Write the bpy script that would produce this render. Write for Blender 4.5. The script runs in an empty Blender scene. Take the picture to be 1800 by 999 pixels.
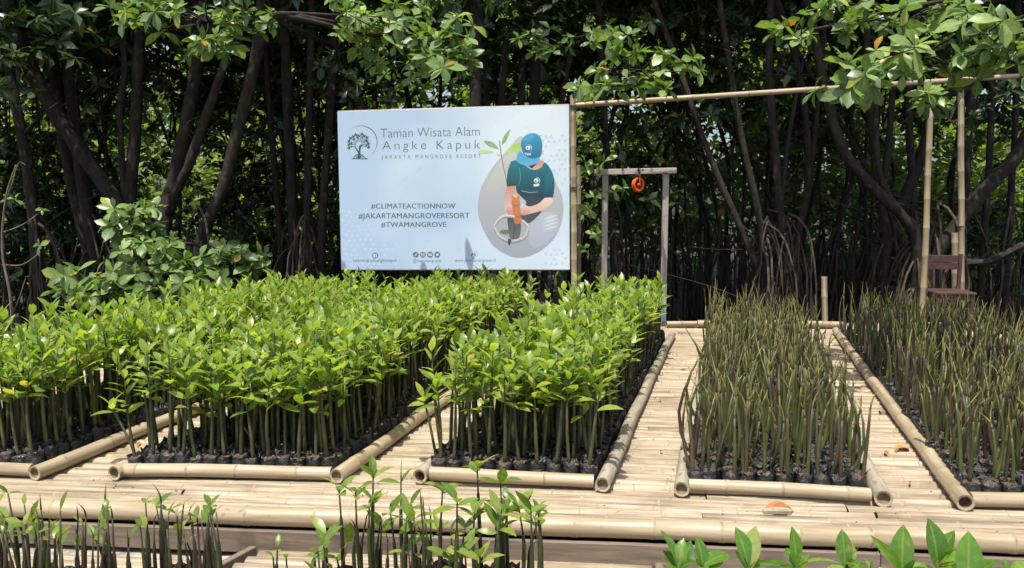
import bpy, math, random
import numpy as np
from mathutils import Vector, Matrix
from mathutils.geometry import tessellate_polygon

random.seed(7)
rng = np.random.default_rng(11)
R = math.radians
sc = bpy.context.scene
col = sc.collection

# ------------------------------------------------------------------ camera, sky, sun, exposure
CAM_H, FPX, PITCH = 1.55, 1350.0, R(6.49)
cam_d = bpy.data.cameras.new('camera')
cam_d.lens = FPX / 1800 * 36
cam_d.sensor_width = 36
cam_d.clip_start = 0.05
cam_d.clip_end = 500
cam = bpy.data.objects.new('camera', cam_d)
cam.location = (0, 0, CAM_H)
cam.rotation_euler = (R(90) - PITCH, 0, 0)
col.objects.link(cam)
sc.camera = cam

SUN_EL, SUN_AZ = R(71), R(203)           # azimuth from +Y, clockwise seen from above
world = bpy.data.worlds.new('World')
sc.world = world
world.use_nodes = True
wn, wl = world.node_tree.nodes, world.node_tree.links
wn.clear()
sky = wn.new('ShaderNodeTexSky')
sky.sky_type = 'NISHITA'
sky.sun_disc = False
sky.sun_elevation = SUN_EL
sky.sun_rotation = SUN_AZ
sky.dust_density = 3.0
sky.air_density = 1.0
wbg = wn.new('ShaderNodeBackground')
wbg.inputs['Strength'].default_value = 0.15
wo = wn.new('ShaderNodeOutputWorld')
wl.new(sky.outputs[0], wbg.inputs[0])
wl.new(wbg.outputs[0], wo.inputs[0])
sun_d = bpy.data.lights.new('sun', 'SUN')
sun_d.energy = 4.6
sun_d.angle = R(0.5)
sun_d.color = (1.0, 0.95, 0.87)
sun = bpy.data.objects.new('sun', sun_d)
to_sun = Vector((math.sin(SUN_AZ) * math.cos(SUN_EL), math.cos(SUN_AZ) * math.cos(SUN_EL), math.sin(SUN_EL)))
sun.rotation_euler = to_sun.to_track_quat('Z', 'Y').to_euler()
sun.location = (0, -5, 20)
col.objects.link(sun)
sc.view_settings.view_transform = 'Standard'
sc.view_settings.look = 'None'
sc.view_settings.gamma = 1
sc.view_settings.use_curve_mapping = False
sc.view_settings.exposure = 0.4
sc.cycles.use_denoising = True
sc.cycles.max_bounces = 8
sc.cycles.diffuse_bounces = 4
sc.cycles.glossy_bounces = 2
sc.cycles.transmission_bounces = 5
sc.cycles.caustics_reflective = False
sc.cycles.caustics_refractive = False
sc.cycles.sample_clamp_indirect = 6

# ------------------------------------------------------------------ places: a sight line meets a level or a depth
_F = np.array((0, math.cos(PITCH), -math.sin(PITCH)))
_U = np.array((0, math.sin(PITCH), math.cos(PITCH)))
EYE = np.array((0, 0, CAM_H))


def ray(px, py):
    return np.array((1.0, 0, 0)) * ((px - 900) / FPX) + _U * (-(py - 499.5) / FPX) + _F


def level(px, py, h=0.0):
    d = ray(px, py)
    return EYE + d * ((h - CAM_H) / d[2])


def deep(px, py, y):
    d = ray(px, py)
    return EYE + d * (y / d[1])


# ------------------------------------------------------------------ mesh helpers
class Geo:
    def __init__(self):
        self.V, self.Q, self.T, self.UV, self.mq, self.mt, self.n = [], [], [], [], [], [], 0

    def add(self, V, Q=None, T=None, UV=None, m=0, mq=None, mt=None):
        V = np.asarray(V, float).reshape(-1, 3)
        Q = np.zeros((0, 4), int) if Q is None or len(Q) == 0 else np.asarray(Q, int)
        T = np.zeros((0, 3), int) if T is None or len(T) == 0 else np.asarray(T, int)
        self.V.append(V)
        self.Q.append(Q + self.n)
        self.T.append(T + self.n)
        self.UV.append(np.zeros((len(V), 2)) if UV is None else np.asarray(UV, float))
        self.mq.append(np.full(len(Q), m) if mq is None else np.asarray(mq))
        self.mt.append(np.full(len(T), m) if mt is None else np.asarray(mt))
        self.n += len(V)
        return self

    def join(self):
        if len(self.V) != 1:
            self.V = [np.concatenate(self.V)] if self.V else [np.zeros((0, 3))]
            self.Q = [np.concatenate(self.Q)] if self.Q else [np.zeros((0, 4), int)]
            self.T = [np.concatenate(self.T)] if self.T else [np.zeros((0, 3), int)]
            self.UV = [np.concatenate(self.UV)] if self.UV else [np.zeros((0, 2))]
            self.mq = [np.concatenate(self.mq)] if self.mq else [np.zeros(0, int)]
            self.mt = [np.concatenate(self.mt)] if self.mt else [np.zeros(0, int)]
        return self

    def geo(self, other, m=None):
        o = other.join()
        self.add(o.V[0], o.Q[0], o.T[0], o.UV[0], 0, o.mq[0] if m is None else np.full(len(o.Q[0]), m), o.mt[0] if m is None else np.full(len(o.T[0]), m))
        return self

    def moved(self, M=None, t=(0, 0, 0)):
        o = self.join()
        g = Geo()
        V = o.V[0] if M is None else o.V[0] @ np.asarray(M).T
        g.add(V + np.asarray(t), o.Q[0], o.T[0], o.UV[0], 0, o.mq[0], o.mt[0])
        return g

    def scatter(self, other, Rs, Ts):
        """copies of OTHER under the n matrices Rs (n,3,3) and shifts Ts (n,3), added to this geometry"""
        o = other.join()
        n, k = len(Ts), len(o.V[0])
        if n == 0:
            return self
        V = np.einsum('nij,kj->nki', Rs, o.V[0]) + np.asarray(Ts)[:, None, :]
        off = (np.arange(n) * k)[:, None, None]
        self.add(V.reshape(-1, 3), (o.Q[0][None] + off).reshape(-1, 4), (o.T[0][None] + off).reshape(-1, 3),
                 np.tile(o.UV[0], (n, 1)), 0, np.tile(o.mq[0], n), np.tile(o.mt[0], n))
        return self

    def mesh(self, name, mats, smooth=True):
        o = self.join()
        V, Q, T = o.V[0], o.Q[0], o.T[0]
        me = bpy.data.meshes.new(name)
        me.vertices.add(len(V))
        me.vertices.foreach_set('co', V.astype(np.float32).ravel())
        loops = np.concatenate([Q.ravel(), T.ravel()]).astype(np.int32)
        starts = np.concatenate([np.arange(len(Q)) * 4, len(Q) * 4 + np.arange(len(T)) * 3]).astype(np.int32)
        me.loops.add(len(loops))
        me.loops.foreach_set('vertex_index', loops)
        me.polygons.add(len(starts))
        me.polygons.foreach_set('loop_start', starts)
        for m in mats if isinstance(mats, (list, tuple)) else [mats]:
            me.materials.append(m)
        me.polygons.foreach_set('material_index', np.concatenate([o.mq[0], o.mt[0]]).astype(np.int32))
        me.polygons.foreach_set('use_smooth', np.full(len(starts), bool(smooth)))
        uv = me.uv_layers.new(name='UVMap')
        uv.data.foreach_set('uv', o.UV[0][loops].astype(np.float32).ravel())
        me.update(calc_edges=True)
        me.validate()
        return me


def link(name, data, parent=None, loc=(0, 0, 0), rot=(0, 0, 0)):
    o = bpy.data.objects.new(name, data)
    col.objects.link(o)
    o.location = loc
    o.rotation_euler = rot
    if parent is not None:
        o.parent = parent
    return o


def build(name, g, mats, parent=None, smooth=True, loc=(0, 0, 0), rot=(0, 0, 0)):
    return link(name, g.mesh(name, mats, smooth), parent, loc, rot)


def tag(o, label=None, cat=None, group=None, kind=None):
    if label:
        o['label'] = label
    if cat:
        o['category'] = cat
    if group:
        o['group'] = group
    if kind:
        o['kind'] = kind
    return o


def thing(name, label, cat, loc=(0, 0, 0), rot=(0, 0, 0), group=None):
    return tag(link(name, None, None, loc, rot), label, cat, group)


def structure(name, g, mats, label, cat, smooth=True):
    return tag(build(name, g, mats, None, smooth), label, cat, None, 'structure')


def rotz(a):
    c, s = math.cos(a), math.sin(a)
    return np.array(((c, -s, 0), (s, c, 0), (0, 0, 1.0)))


def roty(a):
    c, s = math.cos(a), math.sin(a)
    return np.array(((c, 0, s), (0, 1, 0), (-s, 0, c)))


def rotx(a):
    c, s = math.cos(a), math.sin(a)
    return np.array(((1, 0, 0), (0, c, -s), (0, s, c)))


def smooth_path(P, per=6):
    P = np.asarray(P, float)
    if len(P) < 3:
        t = np.linspace(0, 1, per + 1)[:, None]
        return P[0] * (1 - t) + P[-1] * t
    E = np.concatenate([[2 * P[0] - P[1]], P, [2 * P[-1] - P[-2]]])
    out = []
    for i in range(len(P) - 1):
        a, b, c, d = E[i:i + 4]
        for t in np.linspace(0, 1, per, endpoint=False):
            out.append(0.5 * (2 * b + (c - a) * t + (2 * a - 5 * b + 4 * c - d) * t * t + (3 * b - a - 3 * c + d) * t ** 3))
    out.append(P[-1])
    return np.array(out)


def tube(g, P, r, sides=8, m=0, caps=True, rough=0.0):
    P = np.asarray(P, float)
    k = len(P)
    r = np.full(k, r) if np.isscalar(r) else np.asarray(r, float)
    D = np.gradient(P, axis=0)
    D /= np.linalg.norm(D, axis=1)[:, None] + 1e-12
    ref = np.array((0, 0, 1.0)) if abs(D[0][2]) < 0.9 else np.array((1.0, 0, 0))
    a = np.cross(ref, D[0])
    a /= np.linalg.norm(a)
    rings = []
    for i in range(k):
        a = a - D[i] * a.dot(D[i])
        a /= np.linalg.norm(a)
        b = np.cross(D[i], a)
        th = np.arange(sides + 1) / sides * 2 * math.pi
        rr = r[i] * (1 + (rng.normal(0, rough, sides + 1) if rough else 0))
        if rough:
            rr[-1] = rr[0]
        rings.append(P[i] + (np.cos(th) * rr)[:, None] * a + (np.sin(th) * rr)[:, None] * b)
    V = np.concatenate(rings)
    s1 = sides + 1
    i, j = np.meshgrid(np.arange(k - 1), np.arange(sides), indexing='ij')
    q = (i * s1 + j).ravel()
    Q = np.stack([q, q + 1, q + s1 + 1, q + s1], 1)
    L = np.concatenate([[0], np.cumsum(np.linalg.norm(np.diff(P, axis=0), axis=1))])
    UV = np.stack([np.tile(np.arange(s1) / sides, k), np.repeat(L, s1)], 1)
    T = []
    if caps:
        for ring, flip in ((0, True), (k - 1, False)):
            o = ring * s1
            for j in range(1, sides - 1):
                T.append((o, o + j + 1, o + j) if flip else (o, o + j, o + j + 1))
    g.add(V, Q, T, UV, m)
    return g


def box(g, c, s, M=None, m=0, bevel=0.0):
    """a box of size S round C; BEVEL chamfers its edges"""
    hx, hy, hz = (np.asarray(s, float) / 2)
    b = min(bevel, hx * .9, hy * .9, hz * .9)
    if b <= 0:
        V = np.array([(x, y, z) for x in (-hx, hx) for y in (-hy, hy) for z in (-hz, hz)])
        Q = [(0, 1, 3, 2), (4, 6, 7, 5), (0, 4, 5, 1), (2, 3, 7, 6), (0, 2, 6, 4), (1, 5, 7, 3)]
        T = []
    else:
        import bmesh
        bm = bmesh.new()
        bmesh.ops.create_cube(bm, size=1.0)
        for v in bm.verts:
            v.co = Vector((v.co.x * 2 * hx, v.co.y * 2 * hy, v.co.z * 2 * hz))
        bmesh.ops.bevel(bm, geom=bm.edges[:], offset=b, segments=1, affect='EDGES', profile=0.5)
        bm.verts.index_update()
        V = np.array([v.co[:] for v in bm.verts])
        Q = [tuple(v.index for v in f.verts) for f in bm.faces if len(f.verts) == 4]
        T = [tuple(v.index for v in f.verts) for f in bm.faces if len(f.verts) == 3]
        bm.free()
    UV = V[:, [0, 2]]
    if M is not None:
        V = V @ np.asarray(M).T
    g.add(V + np.asarray(c, float), Q, T, UV, m)
    return g


def leaf(L, W, widest=0.5, n=4, bend=0.3, fold=0.25, m=0):
    """one leaf blade from the origin along +X, its upper side up: two halves folded along the midrib"""
    t = np.linspace(0, 1, n + 1)
    p = math.log(0.5) / math.log(widest)
    w = np.sin(np.pi * np.clip(t, 0, 1) ** p) ** 0.85 * W / 2
    w[0] = W * 0.03
    w[-1] = 0.0015
    ang = -bend * t
    x = np.concatenate([[0], np.cumsum(np.cos(ang[1:]) * L / n)])
    z = np.concatenate([[0], np.cumsum(np.sin(ang[1:]) * L / n)])
    V, UV = [], []
    for i in range(n + 1):
        for s, u in ((-1, 0), (0, .5), (1, 1)):
            V.append((x[i], s * w[i], z[i] + abs(s) * w[i] * fold))
            UV.append((u, t[i]))
    Q = []
    for i in range(n):
        a = i * 3
        Q += [(a, a + 3, a + 4, a + 1), (a + 1, a + 4, a + 5, a + 2)]
    return Geo().add(V, Q, None, UV, m)


def place_leaf(g, lf, at, az, pitch, roll=0.0, scale=1.0):
    M = rotz(az) @ roty(-pitch) @ rotx(roll) * scale
    g.geo(lf.moved(M, at))


# ------------------------------------------------------------------ materials
def mat(name):
    m = bpy.data.materials.new(name)
    m.use_nodes = True
    nt = m.node_tree
    nt.nodes.clear()
    return m, nt.nodes, nt.links


def ramp(nodes, stops):
    r = nodes.new('ShaderNodeValToRGB')
    e = r.color_ramp.elements
    e[0].position, e[0].color = stops[0][0], (*stops[0][1], 1)
    e[1].position, e[1].color = stops[-1][0], (*stops[-1][1], 1)
    for p, c in stops[1:-1]:
        x = e.new(p)
        x.color = (*c, 1)
    return r


def mixrgb(nodes, links, fac, a, b, mode='MIX'):
    n = nodes.new('ShaderNodeMix')
    n.data_type = 'RGBA'
    n.blend_type = mode
    for sock, v in ((n.inputs[0], fac), (n.inputs[6], a), (n.inputs[7], b)):
        if hasattr(v, 'is_linked') or hasattr(v, 'links'):
            links.new(v, sock)
        elif isinstance(v, (int, float)):
            sock.default_value = v
        else:
            sock.default_value = (*v, 1)
    return n.outputs[2]


def math_node(nodes, links, op, a, b=0.0):
    n = nodes.new('ShaderNodeMath')
    n.operation = op
    for s, v in zip(n.inputs, (a, b)):
        if isinstance(v, (int, float)):
            s.default_value = v
        else:
            links.new(v, s)
    return n.outputs[0]


def leaf_mat(name, stops, trans=0.35, rough=0.33, midrib=(0.25, 0.33, 0.08), mid_amt=0.55, glow=(1.5, 1.7, 0.6), spots=0.25, veins=0.0, blotch=0.25):
    m, N, L = mat(name)
    geo = N.new('ShaderNodeNewGeometry')
    oi = N.new('ShaderNodeObjectInfo')
    s = math_node(N, L, 'FRACT', math_node(N, L, 'ADD', geo.outputs['Random Per Island'], oi.outputs['Random']))
    rp = ramp(N, stops)
    L.new(s, rp.inputs[0])
    uv = N.new('ShaderNodeUVMap')
    sep = N.new('ShaderNodeSeparateXYZ')
    L.new(uv.outputs[0], sep.inputs[0])
    d = math_node(N, L, 'ABSOLUTE', math_node(N, L, 'SUBTRACT', sep.outputs[0], 0.5))
    mr = N.new('ShaderNodeMapRange')
    mr.inputs[1].default_value, mr.inputs[2].default_value = 0.02, 0.07
    mr.inputs[3].default_value, mr.inputs[4].default_value = mid_amt, 0.0
    L.new(d, mr.inputs[0])
    nz = N.new('ShaderNodeTexNoise')
    nz.inputs['Scale'].default_value = 45
    nz.inputs['Detail'].default_value = 3
    tc = N.new('ShaderNodeTexCoord')
    L.new(tc.outputs['Object'], nz.inputs['Vector'])
    nr = N.new('ShaderNodeMapRange')
    nr.inputs[1].default_value, nr.inputs[2].default_value = 0.3, 0.75
    nr.inputs[3].default_value, nr.inputs[4].default_value = 1 - spots, 1 + spots * .6
    L.new(nz.outputs[0], nr.inputs[0])
    vn = math_node(N, L, 'FRACT', math_node(N, L, 'MULTIPLY', math_node(N, L, 'SUBTRACT', sep.outputs[1], math_node(N, L, 'MULTIPLY', d, .35)), 11.0))
    vm = N.new('ShaderNodeMapRange')
    vm.inputs[1].default_value, vm.inputs[2].default_value = 0.0, 0.22
    vm.inputs[3].default_value, vm.inputs[4].default_value = veins, 0.0
    L.new(vn, vm.inputs[0])
    c00 = mixrgb(N, L, vm.outputs[0], rp.outputs[0], midrib)
    n3 = N.new('ShaderNodeTexNoise')
    n3.inputs['Scale'].default_value = 16
    L.new(N.new('ShaderNodeTexCoord').outputs['Object'], n3.inputs['Vector'])
    bl = N.new('ShaderNodeMapRange')
    bl.inputs[1].default_value, bl.inputs[2].default_value = .66, .76
    bl.inputs[4].default_value = blotch
    L.new(n3.outputs[0], bl.inputs[0])
    c00 = mixrgb(N, L, bl.outputs[0], c00, (.3, .27, .06))
    c0 = mixrgb(N, L, mr.outputs[0], c00, midrib)
    hsv = N.new('ShaderNodeHueSaturation')
    L.new(c0, hsv.inputs['Color'])
    L.new(nr.outputs[0], hsv.inputs['Value'])
    pb = N.new('ShaderNodeBsdfPrincipled')
    L.new(hsv.outputs[0], pb.inputs['Base Color'])
    pb.inputs['Roughness'].default_value = rough
    pb.inputs['Specular IOR Level'].default_value = 0.55
    bp = N.new('ShaderNodeBump')
    bp.inputs['Strength'].default_value = 0.25
    bp.inputs['Distance'].default_value = 0.004
    L.new(nz.outputs[0], bp.inputs['Height'])
    L.new(bp.outputs[0], pb.inputs['Normal'])
    tr = N.new('ShaderNodeBsdfTranslucent')
    L.new(mixrgb(N, L, 1.0, hsv.outputs[0], glow, 'MULTIPLY'), tr.inputs[0])
    mx = N.new('ShaderNodeMixShader')
    mx.inputs[0].default_value = trans
    L.new(pb.outputs[0], mx.inputs[1])
    L.new(tr.outputs[0], mx.inputs[2])
    out = N.new('ShaderNodeOutputMaterial')
    L.new(mx.outputs[0], out.inputs[0])
    return m


def surf_mat(name, stops, scale=(10, 10, 10), rough=0.7, bump=0.3, dist=0.01, coord='Object', detail=5, island=0.0, island_col=(1.25, 1.2, 1.1), spec=0.4,
             spots=None, spot_scale=30, spot_at=(0.62, 0.7), metallic=0.0):
    """noise through a ramp; optional per-island tint and optional second, spotted colour"""
    m, N, L = mat(name)
    tc = N.new('ShaderNodeTexCoord')
    mp = N.new('ShaderNodeMapping')
    mp.inputs['Scale'].default_value = scale
    L.new(tc.outputs[coord], mp.inputs[0])
    geo = N.new('ShaderNodeNewGeometry')
    oi = N.new('ShaderNodeObjectInfo')
    rnd = math_node(N, L, 'FRACT', math_node(N, L, 'ADD', geo.outputs['Random Per Island'], oi.outputs['Random']))
    cmb = N.new('ShaderNodeCombineXYZ')
    L.new(math_node(N, L, 'MULTIPLY', rnd, 37.0), cmb.inputs[2])
    va = N.new('ShaderNodeVectorMath')
    va.operation = 'ADD'
    L.new(mp.outputs[0], va.inputs[0])
    L.new(cmb.outputs[0], va.inputs[1])
    nz = N.new('ShaderNodeTexNoise')
    nz.inputs['Scale'].default_value = 1
    nz.inputs['Detail'].default_value = detail
    nz.inputs['Roughness'].default_value = 0.6
    L.new(va.outputs[0], nz.inputs['Vector'])
    rp = ramp(N, stops)
    L.new(nz.outputs[0], rp.inputs[0])
    c = rp.outputs[0]
    if island:
        sub = mixrgb(N, L, rnd, (2 - island_col[0], 2 - island_col[1], 2 - island_col[2]), island_col)
        c = mixrgb(N, L, island, c, mixrgb(N, L, 1.0, c, sub, 'MULTIPLY'))
    if spots:
        n2 = N.new('ShaderNodeTexNoise')
        n2.inputs['Scale'].default_value = spot_scale
        n2.inputs['Detail'].default_value = 4
        L.new(tc.outputs['Object'], n2.inputs['Vector'])
        mr = N.new('ShaderNodeMapRange')
        mr.inputs[1].default_value, mr.inputs[2].default_value = spot_at
        L.new(n2.outputs[0], mr.inputs[0])
        c = mixrgb(N, L, mr.outputs[0], c, spots)
    pb = N.new('ShaderNodeBsdfPrincipled')
    L.new(c, pb.inputs['Base Color'])
    pb.inputs['Roughness'].default_value = rough
    pb.inputs['Specular IOR Level'].default_value = spec
    pb.inputs['Metallic'].default_value = metallic
    if bump:
        b = N.new('ShaderNodeBump')
        b.inputs['Strength'].default_value = bump
        b.inputs['Distance'].default_value = dist
        L.new(nz.outputs[0], b.inputs['Height'])
        L.new(b.outputs[0], pb.inputs['Normal'])
    out = N.new('ShaderNodeOutputMaterial')
    L.new(pb.outputs[0], out.inputs[0])
    return m


def print_mat(name):
    m, N, L = mat(name)
    a = N.new('ShaderNodeVertexColor')
    a.layer_name = 'ink'
    pb = N.new('ShaderNodeBsdfPrincipled')
    L.new(a.outputs[0], pb.inputs['Base Color'])
    pb.inputs['Roughness'].default_value = 0.55
    out = N.new('ShaderNodeOutputMaterial')
    L.new(pb.outputs[0], out.inputs[0])
    return m


M_SEED_LEAF = leaf_mat('seedling_leaf', [(0, (0.13, 0.21, 0.035)), (.35, (0.22, 0.335, 0.06)), (.75, (0.31, 0.42, 0.085)), (.965, (0.4, 0.47, 0.12)), (1, (0.48, 0.38, 0.07))], trans=0.48, rough=0.34, glow=(1.7, 1.7, .6))
M_YOUNG_LEAF = leaf_mat('young_leaf', [(0, (0.09, 0.16, 0.025)), (.5, (0.17, 0.26, 0.045)), (1, (0.33, 0.36, 0.09))], trans=0.4, rough=0.35)
M_GLOSS_LEAF = leaf_mat('glossy_leaf', [(0, (0.07, 0.16, 0.025)), (.6, (0.12, 0.25, 0.035)), (1, (0.22, 0.34, 0.05))], trans=0.42, rough=0.24, mid_amt=0.7, veins=0.16, blotch=0.7)
M_YELLOW_LEAF = leaf_mat('yellowing_leaf', [(0, (0.27, 0.33, 0.09)), (1, (0.36, 0.4, 0.13))], trans=0.42, rough=0.3, mid_amt=0.5, veins=0.1, blotch=0.9)
M_SHADE_LEAF = leaf_mat('shaded_mangrove_leaf', [(0, (0.015, 0.034, 0.012)), (.5, (0.026, 0.056, 0.018)), (.93, (0.045, 0.085, 0.022)), (.97, (0.2, 0.25, 0.03)), (1, (0.26, 0.16, 0.02))], trans=0.22, rough=0.34, glow=(1.3, 1.6, 0.6))  # shaded copy of the leaf: the wood's shade is put into the colour
M_EDGE_LEAF = leaf_mat('sunlit_mangrove_leaf', [(0, (0.08, 0.15, 0.048)), (.5, (0.155, 0.25, 0.078)), (.9, (0.26, 0.36, 0.1)), (.985, (0.37, 0.43, 0.09)), (1, (0.45, 0.18, 0.02))], trans=0.3, rough=0.38)  # lit copy of the same leaf: sunlight is put into the colour
M_FAR_LEAF = leaf_mat('far_leaf', [(0, (0.11, 0.17, 0.05)), (.6, (0.21, 0.29, 0.08)), (1, (0.36, 0.42, 0.15))], trans=0.5, rough=0.7, mid_amt=0, glow=(1.5, 1.6, .6))
M_FALLEN = surf_mat('dry_leaf', [(0.3, (0.22, 0.07, 0.02)), (.7, (0.42, 0.17, 0.05))], (20, 20, 20), 0.6, 0.3, 0.004)
M_FALLEN_ORANGE = surf_mat('orange_dry_leaf', [(0.3, (0.45, 0.2, 0.03)), (.7, (0.62, 0.3, 0.06))], (20, 20, 20), 0.55, 0.3, 0.004)
M_STEM = surf_mat('green_stem', [(0.25, (0.022, 0.021, 0.012)), (.5, (0.062, 0.066, 0.026)), (.75, (0.115, 0.123, 0.047))], (25, 25, 9), 0.55, 0.3, 0.003, island=0.7, island_col=(1.35, 1.2, 0.95), spots=(0.17, 0.16, 0.1), spot_scale=150, spot_at=(0.66, 0.74))
M_BARE = surf_mat('propagule_skin', [(0.2, (0.032, 0.027, 0.015)), (.5, (0.07, 0.068, 0.028)), (.8, (0.135, 0.145, 0.046))], (20, 20, 6), 0.5, 0.3, 0.003, island=1.0, island_col=(0.98, 1.3, 0.78), spots=(0.22, 0.19, 0.12), spot_scale=140, spot_at=(0.66, 0.74))
M_DARK_STEM = surf_mat('dark_propagule_skin', [(0.2, (0.017, 0.013, 0.01)), (.5, (0.042, 0.04, 0.02)), (.8, (0.08, 0.092, 0.03))], (20, 20, 6), 0.45, 0.3, 0.003, island=0.9, island_col=(0.9, 1.3, 0.8), spots=(0.13, 0.12, 0.08), spot_scale=160, spot_at=(0.66, 0.74))
M_SPROUT = surf_mat('sprout', [(0.3, (0.11, 0.1, 0.03)), (.7, (0.27, 0.25, 0.07))], (15, 15, 15), 0.5, 0, island=0.9, island_col=(0.75, 0.65, 0.6))
M_BAG = surf_mat('black_polybag', [(0.3, (0.012, 0.012, 0.014)), (.7, (0.03, 0.03, 0.033))], (28, 28, 45), 0.3, 0.9, 0.02, spec=0.55, island=0.6, island_col=(1.3, 1.3, 1.3), spots=(0.1, 0.085, 0.065), spot_scale=22, spot_at=(0.62, 0.8))
M_SOIL = surf_mat('soil', [(0.3, (0.05, 0.03, 0.018)), (.7, (0.17, 0.1, 0.06))], (40, 40, 40), 0.95, 0.8, 0.02, spots=(0.25, 0.14, 0.08), spot_scale=60, spot_at=(0.58, 0.66))
BAM = [(0.22, (0.2, 0.145, 0.08)), (.42, (0.33, 0.255, 0.155)), (.6, (0.43, 0.35, 0.235)), (.8, (0.52, 0.45, 0.335))]
M_BAMBOO = surf_mat('bamboo', BAM, (7, 1.6, 1), 0.42, 0.15, 0.004, 'UV', island=0.5, island_col=(1.06, 1.04, 1.0), spots=(0.2, 0.16, 0.11), spot_scale=22, spot_at=(0.66, 0.76))
M_NODE = surf_mat('bamboo_node', [(0.3, (0.2, 0.14, 0.08)), (.7, (0.42, 0.34, 0.22))], (10, 60, 1), 0.6, 0.3, 0.005, 'UV')
M_GREYBAM = surf_mat('weathered_bamboo', [(0.2, (0.19, 0.155, 0.11)), (.45, (0.3, 0.26, 0.19)), (.8, (0.45, 0.4, 0.31))], (8, 2.2, 1), 0.6, 0.25, 0.005, 'UV', island=0.4, island_col=(1.06, 1.04, 1.0), spots=(0.16, 0.13, 0.1), spot_scale=18, spot_at=(0.6, 0.72))
M_END = surf_mat('bamboo_end', [(0.3, (0.3, 0.24, 0.15)), (.7, (0.48, 0.4, 0.27))], (60, 60, 60), 0.8, 0.3, 0.004)
M_HOLLOW = surf_mat('bamboo_hollow', [(0.3, (0.12, 0.09, 0.05)), (.7, (0.25, 0.19, 0.12))], (30, 30, 30), 0.9, 0.2, 0.004)
M_SLAT = surf_mat('bamboo_slat', [(0.25, (0.125, 0.088, 0.053)), (.42, (0.275, 0.213, 0.138)), (.56, (0.4, 0.327, 0.225)), (.75, (0.525, 0.45, 0.34))], (10, 2.2, 1), 0.6, 0.5, 0.006, 'UV', island=1.0, island_col=(1.13, 1.13, 1.15), spots=(0.19, 0.14, 0.09), spot_scale=6, spot_at=(0.55, 0.85))
M_SLATNODE = surf_mat('slat_node', [(0.3, (0.22, 0.16, 0.1)), (.7, (0.4, 0.32, 0.22))], (10, 60, 1), 0.7, 0.3, 0.005, 'UV')
M_GAPSHADE_CORD = surf_mat('gap_shade_and_cord', [(0.3, (0.05, 0.035, 0.022)), (.7, (0.1, 0.07, 0.045))], (10, 10, 10), 0.9, 0)  # dark tone painting the shade in the slat gaps; also colours the cord
M_PLANK = surf_mat('brown_plank', [(0.25, (0.12, 0.09, 0.066)), (.5, (0.19, 0.145, 0.108)), (.8, (0.27, 0.215, 0.16))], (1.5, 40, 40), 0.75, 0.4, 0.006, spots=(0.07, 0.06, 0.05), spot_scale=5, spot_at=(0.55, 0.8))
M_GREYWOOD = surf_mat('weathered_wood', [(0.25, (0.24, 0.2, 0.18)), (.5, (0.38, 0.325, 0.295)), (.8, (0.5, 0.44, 0.4))], (50, 50, 4), 0.8, 0.3, 0.005, spots=(0.13, 0.1, 0.08), spot_scale=16, spot_at=(0.62, 0.72))
M_GREYWOOD_X = surf_mat('weathered_beam_wood', [(0.25, (0.3, 0.25, 0.23)), (.5, (0.45, 0.385, 0.355)), (.8, (0.58, 0.51, 0.48))], (4, 50, 50), 0.8, 0.3, 0.005, spots=(0.13, 0.1, 0.08), spot_scale=16, spot_at=(0.6, 0.7))
M_WHITEPAINT = surf_mat('chalky_paint', [(0.3, (0.42, 0.4, 0.38)), (.6, (0.7, 0.69, 0.67))], (30, 30, 8), 0.7, 0.2, 0.003)
M_CHAIR = surf_mat('dark_brown_paint', [(0.25, (0.055, 0.028, 0.025)), (.7, (0.1, 0.053, 0.046))], (20, 20, 20), 0.45, 0.15, 0.003)
M_ORANGE = surf_mat('orange_paint', [(0.3, (0.6, 0.08, 0.01)), (.7, (0.8, 0.14, 0.02))], (20, 20, 20), 0.4, 0.1, 0.002)
M_STEEL = surf_mat('rusty_steel', [(0.3, (0.06, 0.045, 0.035)), (.7, (0.16, 0.12, 0.1))], (60, 60, 60), 0.5, 0.2, 0.002, metallic=0.6)
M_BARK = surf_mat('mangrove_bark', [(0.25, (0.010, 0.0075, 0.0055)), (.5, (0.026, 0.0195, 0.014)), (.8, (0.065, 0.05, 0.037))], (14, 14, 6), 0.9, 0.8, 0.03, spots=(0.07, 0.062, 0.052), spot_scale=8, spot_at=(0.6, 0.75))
M_ROOT = surf_mat('root_bark', [(0.25, (0.028, 0.02, 0.014)), (.5, (0.065, 0.048, 0.034)), (.8, (0.12, 0.09, 0.068))], (20, 20, 8), 0.85, 0.5, 0.01, island=0.6, island_col=(1.3, 1.3, 1.3))
M_TWIG = surf_mat('pale_twig', [(0.25, (0.1, 0.075, 0.055)), (.8, (0.28, 0.23, 0.18))], (25, 25, 10), 0.85, 0.3, 0.005)
M_MUD = surf_mat('mud', [(0.3, (0.02, 0.016, 0.012)), (.7, (0.055, 0.043, 0.032))], (1.5, 1.5, 1.5), 0.85, 0.6, 0.08)
M_GROUND = surf_mat('pale_ground', [(0.3, (0.17, 0.15, 0.11)), (.5, (0.33, 0.3, 0.24)), (.7, (0.48, 0.45, 0.38))], (14, 14, 14), 0.95, 0.7, 0.02)
M_VINYL = surf_mat('pale_blue_vinyl', [(0.3, (0.54, 0.66, 0.8)), (.7, (0.62, 0.73, 0.85))], (0.55, 0.55, 0.55), 0.5, 0.05, 0.01, detail=2)
M_INK = surf_mat('grey_green_ink', [(0.3, (0.085, 0.14, 0.16)), (.7, (0.1, 0.16, 0.18))], (5, 5, 5), 0.55, 0)
M_GREENINK = surf_mat('dark_green_ink', [(0.3, (0.035, 0.09, 0.085)), (.7, (0.045, 0.11, 0.1))], (5, 5, 5), 0.55, 0)
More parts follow.
